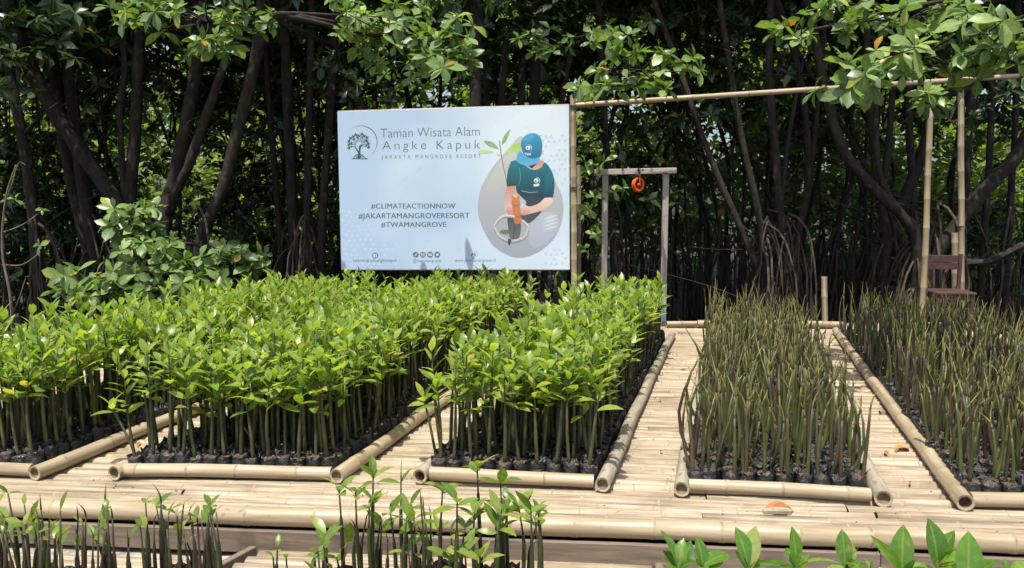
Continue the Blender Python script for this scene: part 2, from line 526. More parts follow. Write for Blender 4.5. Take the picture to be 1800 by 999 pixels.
M_WHITEINK = surf_mat('white_ink', [(0.3, (0.7, 0.77, 0.83)), (.7, (0.74, 0.8, 0.85))], (5, 5, 5), 0.55, 0)
M_FAINT = surf_mat('faint_blue_ink', [(0.3, (0.52, 0.65, 0.8)), (.7, (0.56, 0.68, 0.82))], (5, 5, 5), 0.55, 0)
M_SIGNBACK = surf_mat('sign_back', [(0.3, (0.45, 0.47, 0.5)), (.7, (0.55, 0.56, 0.58))], (5, 5, 5), 0.6, 0)
M_PRINT = print_mat('printed_picture_ink')

def vinyl_mat():
    m, N, L = mat('printed_vinyl')
    tc = N.new('ShaderNodeTexCoord')
    sp = N.new('ShaderNodeSeparateXYZ')
    L.new(tc.outputs['Object'], sp.inputs[0])
    nz = N.new('ShaderNodeTexNoise')
    nz.inputs['Scale'].default_value = 1.1
    nz.inputs['Detail'].default_value = 1.5
    L.new(tc.outputs['Object'], nz.inputs['Vector'])
    v = math_node(N, L, 'ADD', math_node(N, L, 'MULTIPLY', sp.outputs[0], .22), nz.outputs[0])
    rp = ramp(N, [(.25, (.47, .6, .78)), (.5, (.56, .69, .83)), (.8, (.72, .81, .89))])
    L.new(v, rp.inputs[0])
    n2 = N.new('ShaderNodeTexNoise')
    n2.inputs['Scale'].default_value = 14
    n2.inputs['Detail'].default_value = 6
    L.new(tc.outputs['Object'], n2.inputs['Vector'])
    mr = N.new('ShaderNodeMapRange')
    mr.inputs[1].default_value, mr.inputs[2].default_value = .62, .78
    mr.inputs[4].default_value = .25
    L.new(n2.outputs[0], mr.inputs[0])
    c = mixrgb(N, L, mr.outputs[0], rp.outputs[0], (.42, .47, .5))
    pb = N.new('ShaderNodeBsdfPrincipled')
    L.new(c, pb.inputs['Base Color'])
    pb.inputs['Roughness'].default_value = .45
    b = N.new('ShaderNodeBump')
    b.inputs['Strength'].default_value = .12
    b.inputs['Distance'].default_value = .03
    L.new(nz.outputs[0], b.inputs['Height'])
    L.new(b.outputs[0], pb.inputs['Normal'])
    out = N.new('ShaderNodeOutputMaterial')
    L.new(pb.outputs[0], out.inputs[0])
    return m


M_VINYL = vinyl_mat()
m_, N_, L_ = mat('dark_water')
pb_ = N_.new('ShaderNodeBsdfPrincipled')
pb_.inputs['Base Color'].default_value = (0.012, 0.014, 0.01, 1)
pb_.inputs['Roughness'].default_value = 0.12
nz_ = N_.new('ShaderNodeTexNoise')
nz_.inputs['Scale'].default_value = 2.5
bp_ = N_.new('ShaderNodeBump')
bp_.inputs['Strength'].default_value = 0.15
L_.new(nz_.outputs[0], bp_.inputs['Height'])
L_.new(bp_.outputs[0], pb_.inputs['Normal'])
o_ = N_.new('ShaderNodeOutputMaterial')
L_.new(pb_.outputs[0], o_.inputs[0])
M_WATER = m_

# ------------------------------------------------------------------ directions of the deck
A_FRONT = R(-4.8)
SX = np.array((math.cos(A_FRONT), math.sin(A_FRONT), 0))       # along the slats, to the right
SN = np.array((-math.sin(A_FRONT), math.cos(A_FRONT), 0))      # away from the camera
A_BED = math.atan2(390, FPX)
UB = np.array((math.sin(A_BED), math.cos(A_BED), 0))           # along the beds, away from the camera
Z0 = np.array((0, 0, 1.0))
LOW = -0.165

# ------------------------------------------------------------------ ground, water, path
g = Geo()
g.add([(-60, -20, -0.75), (60, -20, -0.75), (60, 90, -0.75), (-60, 90, -0.75)], [(0, 1, 2, 3)])
structure('ground', g, M_MUD, 'dark wet mud under the mangrove trees', 'ground')
g = Geo()
g.add([(-30, 8.0, -0.6), (30, 8.0, -0.6), (30, 13.2, -0.6), (-30, 13.2, -0.6)], [(0, 1, 2, 3)])
structure('water', g, M_WATER, 'black still water behind the bamboo deck', 'water')
g = Geo()
nx, ny = 60, 30
xs, ys = np.meshgrid(np.linspace(-9, 9, nx), np.linspace(-3, 4.6, ny))
zz = -0.215 + 0.012 * np.sin(xs * 5 + ys * 3) * np.cos(ys * 6.3) + rng.normal(0, .004, xs.shape)
q = (np.arange(ny - 1)[:, None] * nx + np.arange(nx - 1)[None]).ravel()
g.add(np.stack([xs.ravel(), ys.ravel(), zz.ravel()], 1), np.stack([q, q + 1, q + nx + 1, q + nx], 1))
structure('path', g, M_GROUND, 'pale gritty ground in front of the raised bamboo deck', 'path')

# ------------------------------------------------------------------ the bamboo decks
def slat(g, p0, d, up, L, w, hgt):
    """one split bamboo, round side up, from p0 along d"""
    side = np.cross(up, d)
    pos, rad, mid = [0.0], [1.0], []
    x = random.uniform(.1, .4)
    while x < L - .05:
        pos += [x - .012, x - .004, x + .005, x + .014]
        rad += [1.0, 1.07, 1.06, 1.0]
        x += random.uniform(.28, .42)
    pos.append(L)
    rad.append(1.0)
    pos, rad = np.array(pos), np.array(rad)
    th = np.linspace(0, math.pi, 7)
    cy, cz = -np.cos(th) * w / 2, np.sin(th) * hgt
    bow = np.sin(pos / L * math.pi) * random.uniform(-.006, .006)
    lift = random.uniform(-.002, .003)
    k, s = len(pos), 7
    V = (p0 + pos[:, None, None] * d + (cy[None, :, None] * rad[:, None, None] + bow[:, None, None]) * side
         + (cz[None, :, None] * rad[:, None, None] + lift) * up)
    q = (np.arange(k - 1)[:, None] * s + np.arange(s - 1)[None]).ravel()
    mq = np.repeat([1 if rad[i] > 1.03 and rad[i + 1] > 1.03 else 0 for i in range(k - 1)], s - 1)
    UV = np.stack([np.tile(np.arange(s) / (s - 1) * .5, k), np.repeat(pos + random.uniform(0, 30), s)], 1)
    T = [((k - 1) * s, (k - 1) * s + j, (k - 1) * s + j + 1) for j in range(1, s - 1)] + [(0, j + 1, j) for j in range(1, s - 1)]
    g.add(V.reshape(-1, 3), np.stack([q, q + s, q + s + 1, q + 1], 1), T, UV, 0, mq, np.zeros(len(T), int))


P_FRONT = level(220, 901, -0.02)
n_front = P_FRONT.dot(SN)
PR = level(1800, 628, 0)                                        # right edge of the deck
BACK_L, BACK_R = level(0, 588, 0), level(1480, 569, 0)


def right_end(n):
    """distance along SX where the line at SN-distance n meets the right edge of the deck"""
    A = np.array([[SX[0], -UB[0]], [SX[1], -UB[1]]])
    b = PR[:2] - (SN * n)[:2]
    return np.linalg.solve(A, b)[0] + 0.06


g = Geo()
n = n_front + 0.07
while n < 10.2:
    w = random.uniform(.062, .1)
    xr = right_end(n + w / 2)
    y_line = lambda x: BACK_L[1] + (BACK_R[1] - BACK_L[1]) * (x - BACK_L[0]) / (BACK_R[0] - BACK_L[0])
    x = -7.0
    # cut the rows that would run past the back edge
    while x < xr and (SX * x + SN * n)[1] > y_line((SX * x + SN * n)[0]):
        x += .1
    while x < xr - .3:
        Ls = min(random.uniform(2.6, 5.2), xr - x)
        if xr - x - Ls < .5:
            Ls = xr - x
        slat(g, SX * x + SN * (n + w / 2) + Z0 * (-.024 + random.uniform(-.004, .003)), SX, Z0, Ls - random.uniform(.002, .012), w * random.uniform(.86, .95), random.uniform(.021, .03))
        x += Ls
    n += w
n_back = n
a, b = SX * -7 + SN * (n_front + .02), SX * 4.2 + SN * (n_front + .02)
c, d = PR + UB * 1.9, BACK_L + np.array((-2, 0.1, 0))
g.add([p + Z0 * -.03 for p in (a, b, PR - UB * 3.3, c, BACK_R, d)], None, [(0, 1, 2), (0, 2, 3), (0, 3, 4), (0, 4, 5)], None, 2)  # dark sheet added below the slats so the gaps read as shade
structure('upper_deck', g, [M_SLAT, M_SLATNODE, M_GAPSHADE_CORD], 'raised deck of pale split bamboo carrying the seedling beds', 'deck')

# fascia planks below the front edge
g = Geo()
x = -7.0
for Ls in (4.3, 4.1, 5.6):
    c = SX * (x + Ls / 2) + SN * (n_front - .028) + Z0 * (-.128)
    box(g, c, (Ls - .004, .028, .115), rotz(A_FRONT), 0, .004)
    x += Ls
tag(build('fascia_board', g, M_PLANK, None, False), 'brown plank closing the front of the raised bamboo deck', 'board', None, 'structure')

# lower deck pieces in front
g = Geo()
n = n_front - .02
while n > 1.2:
    w = random.uniform(.05, .075)
    xl, xr = -1.52 - (n_front - n) * .45, .365 - (n_front - n) * .02
    slat(g, SX * xl + SN * (n - w / 2) + Z0 * (LOW - .02), SX, Z0, xr - xl, w * .99, .019)
    n -= w
structure('lower_deck', g, [M_SLAT, M_SLATNODE], 'low step of narrow bleached bamboo slats in front of the deck', 'deck')
g = Geo()
n = n_front - .14
while n > 1.2:
    w = random.uniform(.05, .075)
    xr = -1.58 - (n_front - n) * .45
    slat(g, SX * -5 + SN * (n - w / 2) + Z0 * (LOW - .028), SX, Z0, xr + 5, w * .99, .019)
    n -= w
structure('side_deck', g, [M_SLAT, M_SLATNODE], 'low bamboo slat step under the dark budding seedlings', 'deck')


def board(name, p, q_, w, h, m, label):
    p, q_ = np.asarray(p, float), np.asarray(q_, float)
    d = q_ - p
    L = np.linalg.norm(d)
    g = Geo()
    box(g, (0, 0, 0), (L, w, h), None, 0, min(w, h) * .12)
    o = build(name, g, m, None, False, (p + q_) / 2, Vector(d).to_track_quat('X', 'Z').to_euler())
    return tag(o, label, 'board')


nf = n_front
board('edge_board', SX * -1.55 + SN * (nf - .005) + Z0 * (LOW - .01), SX * -2.2 + SN * (nf - 1.5) + Z0 * (LOW - .022), .035, .05, M_PLANK, 'grey plank on edge between the two low bamboo steps')
board('edge_board', SX * .40 + SN * (nf - .02) + Z0 * (LOW - .02), SX * .36 + SN * (nf - 2.2) + Z0 * (LOW - .028), .04, .06, M_PLANK, 'grey plank on edge closing the end of the bleached step by the saplings')


# ------------------------------------------------------------------ round bamboo poles
def pole_geo(L, r, bow=0.0, sides=14, taper=0.06, spacing=(.26, .38), hollow=True):
    pos, rad, nodes = [0.0], [1.0], []
    x = random.uniform(.08, .3)
    while x < L - .06:
        pos += [x - .016, x - .007, x, x + .008, x + .018]
        rad += [.995, 1.05, 1.03, 1.055, .995]
        pos.append(x + random.uniform(.1, .14))
        rad.append(.985)
        x += random.uniform(*spacing)
    pos = [p for p in pos if p < L - .002]
    rad = rad[:len(pos)]
    pos.append(L)
    rad.append(1.0)
    pos, rad = np.array(pos), np.array(rad)
    rr = r * rad * (1 - taper * pos / L)
    wob = np.sin(pos / L * math.pi) * bow + .003 * np.sin(pos * 5 + random.random() * 6)
    th = np.arange(sides + 1) / sides * 2 * math.pi
    k, s1 = len(pos), sides + 1
    V = np.zeros((k, s1, 3))
    V[:, :, 0] = pos[:, None]
    V[:, :, 1] = np.cos(th)[None] * rr[:, None] + wob[:, None]
    V[:, :, 2] = np.sin(th)[None] * rr[:, None] + wob[:, None] * .4
    q = (np.arange(k - 1)[:, None] * s1 + np.arange(sides)[None]).ravel()
    isn = np.array([1 if rad[i] > 1.02 and rad[i + 1] > 1.02 else 0 for i in range(k - 1)])
    UV = np.stack([np.tile(np.arange(s1) / sides, k), np.repeat(pos + random.uniform(0, 50), s1)], 1)
    g = Geo()
    g.add(V.reshape(-1, 3), np.stack([q, q + s1, q + s1 + 1, q + 1], 1), None, UV, 0, np.repeat(isn, sides))
    for i, sgn in ((0, 1), (k - 1, -1)):
        dep = random.choice((.012, .02, .05, .09))
        c = np.array((pos[i], wob[i], wob[i] * .4))
        ring = V[i] - c
        r0, r1, r2, r3 = V[i], c + ring * .7, c + ring * .68 + np.array((sgn * dep, 0, 0)), c + np.array((sgn * (dep + .006), 0, 0)) + ring * 0.02
        VV = np.concatenate([r0, r1, r2, r3])
        Q, mq = [], []
        for b_ in range(3):
            for j in range(sides):
                f = (b_ * s1 + j, b_ * s1 + j + 1, (b_ + 1) * s1 + j + 1, (b_ + 1) * s1 + j)
                Q.append(f if sgn > 0 else f[::-1])
                mq.append(2 if b_ == 0 else 3)
        g.add(VV, Q, None, VV[:, 1:] * 5, 0, mq)
    return g


def pole(p, q_, r, label, bow=0.0, grey=False, name='bamboo_pole', group=None, taper=.06, cat='bamboo pole', spacing=(.26, .38)):
    p, q_ = np.asarray(p, float), np.asarray(q_, float)
    d = q_ - p
    L = float(np.linalg.norm(d))
    g = pole_geo(L, r, bow, taper=taper, spacing=spacing)
    o = build(name, g, [M_GREYBAM if grey else M_BAMBOO, M_NODE, M_END, M_HOLLOW], None, True, p, Vector(d).to_track_quat('X', 'Z').to_euler())
    return tag(o, label, cat, group)


# front edge of the deck: a thick bamboo with a second one behind it
c0 = SN * (n_front + .0) + Z0 * (-.02)
pole(SX * -6.5 + c0, SX * 4.6 + c0, .049, 'long thick pale bamboo forming the front edge of the deck', .01)

RB = .041
FL = {'A': None, 'B': level(200, 832, .04), 'C': level(738, 838, .04), 'D': level(1197, 860, .04), 'E': level(1697, 884, .04)}
FR = {'A': level(60, 832, .04), 'B': level(592, 838, .04), 'C': level(1060, 853, .04), 'D': level(1553, 877, .04), 'E': None}
FL['A'] = FR['A'] - SX * 1.06
FR['E'] = FL['E'] + SX * 1.16
BACKY = {'A': 8.7, 'B': 8.75, 'C': 8.35, 'D': 8.15, 'E': 8.45}
WHERE = {'A': 'outermost leafy bed', 'B': 'leafy bed below the sign', 'C': 'leafy bed beside the walkway', 'D': 'bed between two walkways', 'E': 'bed before the brown chair'}


def along(p, y):
    return p + UB * ((y - p[1]) / UB[1])


RAIL = {'B0': 'bamboo rail with a dark hollow end under the outer seedlings of the sign bed',
        'C0': 'grey bamboo rail with a wide hollow end beside the walkway leafy bed',
        'D0': 'grey bamboo rail of the leafless middle bed, on its side next to the leafy beds',
        'E0': 'thick straight bamboo rail edging the bed before the brown chair',
        'A1': 'pale bamboo rail slanting along the inner side of the outermost leafy bed',
        'B1': 'pale bamboo rail slanting between the sign bed and the walkway leafy bed',
        'C1': 'long weathered bamboo rail between the leafy beds and the walkway',
        'D1': 'bowed grey bamboo rail of the leafless middle bed, towards the brown chair'}
for k in 'ABCDE':
    a, b = FL[k], FR[k]
    if k != 'A':
        pole(a, along(a, {'B': 7.0, 'C': 7.5, 'D': 8.1, 'E': 8.6}[k]), RB * (1.05 if k == 'E' else 1), RAIL[k + '0'], .012, k in 'CD')
    if k != 'E':
        pole(b, along(b, {'A': 7.5, 'B': 7.7, 'C': 8.35, 'D': 7.9}[k]), RB * (1.08 if k == 'D' else 1), RAIL[k + '1'], {'D': .03}.get(k, .01), k in 'CD')
    x0 = RB * 1.15 if k not in 'B' else .02
    x1 = RB * 1.15
    fa, fb = a + SX * x0 + SN * .055, b - SX * x1 + SN * .055
    if k == 'A':
        fa = fa - SX * .3
    if k == 'E':
        fb = fb + SX * .2
    fa[2] = fb[2] = .038
    pole(fa, fb, .038, 'pale bamboo lying across the front of the %s' % WHERE[k], .004)

# back and right edges
pole(level(1172, 571, .04) + SN * .03, level(1228, 570, .04) + SN * .03, .036, 'short bamboo end piece at the back edge of the deck beside the timber stand', 0)
pole(level(1226, 569, .05), level(1485, 571, .05), .042, 'pale bamboo along the back edge of the deck behind the walkway', .01)
pole(PR - UB * 3.2 + Z0 * .05, PR + UB * 1.75 + Z0 * .05, .05, 'thick bamboo along the outer edge of the deck past the brown chair', .01)

# ------------------------------------------------------------------ seedlings
LEAFA = [leaf(1, .39, .48, 4, b, .22) for b in (.25, .5, .8)]
LEAFB = [leaf(1, .37, .45, 3, b, .22) for b in (.25, .6)]


def bag_geo(r=.048, h=.118, sides=14, seed=0):
    rs = np.random.default_rng(seed)
    g = Geo()
    zs = np.array((0, .012, .03, .055, .08, 1.0)) * 1.0
    zs = np.array((0, .12, .35, .6, .85, 1.0)) * h
    rad = np.array((.86, .97, 1.0, 1.0, .98, 1.0)) * r
    th = np.arange(sides) / sides * 2 * math.pi
    V = []
    for i, z in enumerate(zs):
        rr = rad[i] * (1 + rs.normal(0, .055, sides))
        zz = z + (rs.normal(0, .008, sides) if i == len(zs) - 1 else rs.normal(0, .002, sides))
        V.append(np.stack([np.cos(th) * rr, np.sin(th) * rr, zz], 1))
    V.append(V[-1] * np.array((.9, .9, 1)) - np.array((0, 0, .02)))
    k = len(V)
    Q = []
    for i in range(k - 1):
        for j in range(sides):
            j2 = (j + 1) % sides
            Q.append((i * sides + j, i * sides + j2, (i + 1) * sides + j2, (i + 1) * sides + j))
    VV = np.concatenate(V)
    g.add(VV, Q, None, VV[:, :2] * 10)
    return g


def soil_geo(r=.045, z=.1, seed=0):
    rs = np.random.default_rng(seed + 100)
    g = Geo()
    s = 12
    th = np.arange(s) / s * 2 * math.pi
    V = [(0, 0, z + .008)] + [(math.cos(t) * r * .55, math.sin(t) * r * .55, z + rs.normal(.004, .004)) for t in th] + [(math.cos(t) * r * .97, math.sin(t) * r * .97, z - .004 + rs.normal(0, .002)) for t in th]
    T = [(0, 1 + j, 1 + (j + 1) % s) for j in range(s)]
    Q = [(1 + j, 1 + s + j, 1 + s + (j + 1) % s, 1 + (j + 1) % s) for j in range(s)]
    g.add(V, Q, T)
    return g


def leafy_variant(h, seed, low=False):
    """(stem geo, foliage geo) of one leafy seedling, base at the foot of its bag"""
    rs = random.Random(seed)
    lx, ly = rs.gauss(0, .022), rs.gauss(0, .022)
    bx, by = rs.gauss(0, .015), rs.gauss(0, .015)
    hp = h * rs.uniform(.6, .72)
    ts = np.array((0.08, hp * .3, hp * .65, hp * .92, hp, (hp + h) / 2, h))
    x = lx * ts / h + bx * np.sin(ts / h * math.pi)
    y = ly * ts / h + by * np.sin(ts / h * math.pi)
    P = np.stack([x, y, ts], 1)
    r0 = rs.uniform(.0085, .0118)
    rr = np.array((r0 * .95, r0, r0 * .95, r0 * .75, .0055, .0042, .003))
    st = Geo()
    tube(st, P, rr, 6 if low else 8)
    fo = Geo()
    nn = rs.choice((4, 5, 5))
    az = rs.uniform(0, 6.28)
    for i in range(nn):
        f = i / (nn - 1)
        z = hp + .01 + (h - hp - .01) * f
        p = np.array((np.interp(z, ts, x), np.interp(z, ts, y), z))
        for s in (0, math.pi):
            if i == 0 and rs.random() < .3:
                continue
            Ln = rs.uniform(.1, .165) * (1 - .25 * f)
            pitch = R(rs.uniform(12, 58) + 30 * f)
            lf = rs.choice(LEAFB if low else LEAFA)
            a = az + s + rs.gauss(0, .3)
            place_leaf(fo, lf, p, a, pitch, rs.gauss(0, .35), Ln)
        az += math.pi / 2 + rs.gauss(0, .25)
    p = P[-1]
    place_leaf(fo, LEAFB[0], p, rs.uniform(0, 6.28), R(82), 0, .06)
    return st, fo


def bare_variant(h, seed, stems=1, low=False):
    """leafless propagule: thick rod that tapers into a thin curved sprout"""
    rs = random.Random(seed)
    out = []
    for s in range(stems):
        st, sp = Geo(), Geo()
        out.append((st, sp))
        a = rs.uniform(0, 6.28)
        lean = min(abs(rs.gauss(0, .1)), .18)
        hh = h * (1 if s == 0 else rs.uniform(.7, .95))
        bend = rs.gauss(0, .04)
        ts = np.array((.075, .16, .3, .5, .7, .8)) * (hh / .8)
        ts[0] = .075
        lx = np.sin(lean) * ts + bend * np.sin(ts / hh * 3.0)
        o = (rs.gauss(0, .012), rs.gauss(0, .012))
        P = np.stack([o[0] + lx * math.cos(a), o[1] + lx * math.sin(a), ts], 1)
        r0 = rs.uniform(.0075, .0115)
        tube(st, P, np.array((.9, 1, 1.02, .95, .72, .5)) * r0, 6 if low else 8)
        e, d = P[-1], P[-1] - P[-2]
        d = d / np.linalg.norm(d)
        Ls = hh * rs.uniform(.18, .4)
        ca, cu = rs.uniform(0, 6.28), rs.uniform(.0, .35)
        side = np.array((math.cos(ca), math.sin(ca), 0))
        t = np.linspace(0, 1, 5)[:, None]
        PP = e - d * .004 + d * t * Ls + side * (t ** 2) * Ls * cu - Z0 * (t ** 2) * Ls * cu * .3
        tube(sp, PP, np.array((.5, .46, .36, .2, .06)) * r0, 5)
        if rs.random() < .25:
            PP = e - d * .004 + d * t * Ls * .5 - side * (t ** 1.5) * Ls * .35
            tube(sp, PP, np.array((.4, .3, .24, .15, .05)) * r0, 5)
    if low:
        a, b = Geo(), Geo()
        for x, y in out:
            a.geo(x)
            b.geo(y)
        return a, b
    return out


N_LEAFY, N_BARE = 300, 300
bed_slots = {}
for k in 'ABCDE':
    a, b = FL[k] + SX * .085, FR[k] - SX * .085
    a, b = a + SN * .125, b + SN * .125
    if k == 'B':
        a = a - SX * .02
    if k == 'A':
        a = a - SX * .03
    if k == 'E':
        b = b + SX * .16
    w = np.linalg.norm(b - a)
    gap = .087 if k in 'ABC' else .093
    nc = int(round(w / gap)) + 1
    rows = int((BACKY[k] - a[1]) / UB[1] / gap)
    out = []
    for r_ in range(rows):
        for c_ in range(nc):
            p = a + (b - a) * (c_ / (nc - 1)) + UB * (gap * r_) + np.array((random.gauss(0, .007), random.gauss(0, .007), 0))
            p[2] = .001
            if k == 'B' and c_ == nc - 1 and r_ > 10:
                continue
            if k == 'C' and r_ > 9 and c_ < 1 + (r_ > rows - 24) + (r_ > rows - 14) * 2:
                continue
            if k == 'E' and p[1] > 8.4 - 1.0 * c_ / (nc - 1):
                continue
            if k == 'B' and r_ < 22 and c_ == 0 and random.random() < .5 and r_ > 2:
                continue
            out.append((p, r_, c_, nc))
    bed_slots[k] = out

NLV, NBV = 28, 24
leafy = [leafy_variant(.56 + .2 * ((i * 7) % NLV) / NLV, 40 + i) for i in range(NLV)]
leafy_low = [leafy_variant(.56 + .2 * ((i * 7) % NLV) / NLV, 400 + i, True) for i in range(NLV)]
bare = [bare_variant(.34 + .23 * ((i * 5) % NBV) / NBV, 80 + i, 1 if i % 3 else 2) for i in range(NBV)]
bare_low = [bare_variant(.34 + .23 * ((i * 5) % NBV) / NBV, 800 + i, 1 if i % 3 else 2, True) for i in range(NBV)]
bags = [bag_geo(seed=i) for i in range(5)]
soils = [soil_geo(seed=i) for i in range(5)]
ME = {}
for i, (s_, f_) in enumerate(leafy):
    ME['ls', i], ME['lf', i] = s_.mesh('stem', M_STEM), f_.mesh('foliage', M_SEED_LEAF)
for i, lst in enumerate(bare):
    ME['b', i] = [(s_.mesh('stem', M_BARE), f_.mesh('sprout', M_SPROUT)) for s_, f_ in lst]
for i in range(5):
    ME['bag', i], ME['soil', i] = bags[i].mesh('polybag', M_BAG), soils[i].mesh('soil', M_SOIL)


def row_word(r_, c_, nc, bed):
    if r_ == 0:
        return 'front row of the ' + bed
    if c_ in (0, nc - 1):
        return 'long edge of the %s, behind front row' % bed
    return 'inside the %s, behind front row' % bed


def seedling(kind, p, az, v, label, group, tilt=(0, 0), scale=1.0):
    name = 'leafy_seedling' if kind == 'l' else 'bare_propagule'
    t = thing(name, label, 'seedling' if kind == 'l' else 'propagule', p, (tilt[0], tilt[1], az), group)
    t.scale = (1, 1, scale)
    bi = random.randrange(5)
    if kind == 'l':
        link('stem', ME['ls', v], t)
        link('foliage', ME['lf', v], t)
    else:
        for s_, f_ in ME['b', v]:
            link('stem', s_, t)
            link('sprout', f_, t)
    bg = link('polybag', ME['bag', bi], t)
    link('soil', ME['soil', bi], bg)
    return t


def rest(slots, stems, tops, mats):
    g = Geo()
    for vi in range(len(stems)):
        sel = [s for i, s in enumerate(slots) if i % len(stems) == vi]
        if not sel:
            continue
        az = rng.uniform(0, 6.28, len(sel))
        tl = rng.normal(0, .05, (len(sel), 2))
        sc_ = rng.uniform(.84, 1.1, len(sel)) * np.array([.94 if s[0][1] > 7.3 else 1.0 for s in sel])
        Rs = np.stack([rotx(tl[i, 0]) @ roty(tl[i, 1]) @ rotz(az[i]) * sc_[i] for i in range(len(sel))])
        Ts = np.array([s[0] for s in sel])
        for geo, m in ((stems[vi], 0), (tops[vi], 1), (bags[vi % 5], 2), (soils[vi % 5], 3)):
            t = Geo().geo(geo, m)
            g.scatter(t, Rs, Ts)
    return g


for kinds, stems, tops, nmax, kk in (('ABC', leafy_low, None, N_LEAFY, 'l'), ('DE', bare_low, None, N_BARE, 'b')):
    allslots = [(p, r_, c_, nc, k) for k in kinds for (p, r_, c_, nc) in bed_slots[k]]
    allslots.sort(key=lambda s: float(np.linalg.norm(s[0] - EYE)) - (.9 if s[1] == 0 else 0))
    for j, (p, r_, c_, nc, k) in enumerate(allslots[:nmax]):
        v = random.randrange(NLV if kk == 'l' else NBV)
        what = 'black bagged leafy seedling' if kk == 'l' else 'black bagged leafless propagule'
        rw = row_word(r_, c_, nc, WHERE[k])
        seedling(kk, p, random.uniform(0, 6.28), v, what + ', ' + rw, ('seedlings, ' if kk == 'l' else 'propagules, ') + rw,
                 (random.gauss(0, .045), random.gauss(0, .045)), random.uniform(.84, 1.1))
    far = allslots[nmax:]
    random.shuffle(far)
    src = leafy_low if kk == 'l' else bare_low
    g = rest(far, [s for s, _ in src], [f for _, f in src], None)
    if kk == 'l':
        o = build('leafy_seedlings', g, [M_STEM, M_SEED_LEAF, M_BAG, M_SOIL])
        tag(o, 'mass of leafy green seedlings filling the backs of the three leafy beds', 'seedlings', None, 'stuff')
    else:
        o = build('bare_propagules', g, [M_BARE, M_SPROUT, M_BAG, M_SOIL])
        tag(o, 'mass of leafless propagules filling the backs of the two leafless beds', 'propagules', None, 'stuff')

# leaning odd ones that stand out in the photograph
def leaner(px0, py0, px1, py1, label, leaves=True, r=.009):
    a = level(px0, py0, .03)
    b = deep(px1, py1, a[1] + .1)
    t = thing('leaning_seedling', label, 'seedling', a)
    st = Geo()
    P = smooth_path([(0, 0, 0), (b - a) * .5 + np.array((0, 0, .02)), b - a], 5)
    tube(st, P, np.linspace(r, r * .6, len(P)), 8)
    build('stem', st, M_STEM, t)
    if leaves:
        fo = Geo()
        az = random.uniform(0, 3)
        for i in range(3):
            for s in (0, math.pi):
                place_leaf(fo, random.choice(LEAFA), b - a - (b - a) * .05 * (2 - i), az + s, R(15 + 25 * i), random.gauss(0, .2), random.uniform(.1, .13))
            az += 1.5
        build('foliage', fo, M_SEED_LEAF, t)
    return t


leaner(470, 815, 388, 700, 'pale seedling stem leaning far over across the front of the sign bed')
leaner(245, 815, 195, 715, 'short seedling leaning out over the outer front corner of the sign bed')
leaner(770, 822, 745, 700, 'slim seedling leaning out over the hollow rail end of the walkway leafy bed')
leaner(915, 810, 1000, 640, 'reddish seedling stem leaning towards the walkway in the leafy walkway bed', True, .0095)

# ------------------------------------------------------------------ young seedlings on the low steps in front
def young(px, py, y, label, group, leaves, size, floor=LOW, spear=0.0, r=.0088, name='young_seedling', mleaf=None):
    top = deep(px, py, y)
    base = np.array((top[0] + random.gauss(0, .02), top[1] + random.gauss(0, .02), floor))
    t = thing(name, label, 'seedling', base, (0, 0, 0), group)
    d = top - base
    h = d[2]
    hp = h * random.uniform(.68, .8)
    ts = np.array((.07, h * .3, hp * .85, hp, hp + .012, h))
    bx, by = random.gauss(0, .012), random.gauss(0, .012)
    P = np.stack([d[0] * ts / h + bx * np.sin(ts / h * math.pi), d[1] * ts / h + by * np.sin(ts / h * math.pi), ts], 1)
    st = Geo()
    tube(st, P, np.array((r, r * 1.05, r * .95, r * .8, r * .48, r * .34)), 9)
    build('stem', st, M_DARK_STEM, t)
    fo = Geo()
    az = random.uniform(0, 6.28)
    p = P[-1]
    for i in range(leaves):
        f = i / max(1, leaves - 1)
        place_leaf(fo, random.choice(LEAFA), p - Z0 * .025 * (1 - f) * (leaves > 3), az + (i % 2) * math.pi + (i // 2) * 1.57 + random.gauss(0, .3),
                   R(random.uniform(15, 45) + 25 * f) if leaves > 1 else R(75), random.gauss(0, .4), size * random.uniform(.75, 1.1))
    if spear or leaves == 0:
        a_ = random.uniform(0, 6.28)
        L_s = spear or random.uniform(.04, .08)
        tt = np.linspace(0, 1, 5)[:, None]
        cu = random.uniform(0, .5)
        PP = p - Z0 * .003 + Z0 * tt * L_s + np.array((math.cos(a_), math.sin(a_), -.3)) * tt ** 2 * L_s * cu
        sp = Geo()
        tube(sp, PP, np.array((r * .4, r * .42, r * .32, r * .18, .0006)), 6)
        build('sprout', sp, M_STEM if random.random() < .5 else M_SPROUT, t)
    if leaves:
        build('foliage', fo, mleaf or M_YOUNG_LEAF, t)
    bg = link('polybag', ME['bag', random.randrange(5)], t)
    link('soil', ME['soil', random.randrange(5)], bg)
    return t


named = [
    (839, 822, 3.15, 5, .115, 'tallest young seedling on the low step, four bright leaves at its tip'),
    (880, 850, 3.1, 3, .125, 'young seedling with one broad upright leaf next to the tallest one'),
    (656, 835, 3.15, 5, .11, 'young seedling with drooping leaf pairs beside the hollow bamboo end'),
    (596, 860, 3.1, 4, .11, 'tall young seedling in front of the cut end of the slanting rail'),
    (625, 865, 3.05, 5, .11, 'young seedling with crowded narrow leaves beside the slanting rail end'),
    (778, 858, 3.05, 5, .115, 'young seedling with wide spreading leaves between hollow rail and tallest one'),
    (912, 890, 3.0, 6, .115, 'bushiest young seedling of the low step, before the walkway leafy bed'),
    (573, 938, 2.95, 4, .1, 'low young seedling with pale leaves at the outer end of the leafy cluster'),
    (945, 915, 3.0, 2, .08, 'thin young seedling with two narrow tips beside the bushiest one'),
    (488, 962, 2.9, 1, .07, 'single budding seedling standing apart on the bleached low step'),
]
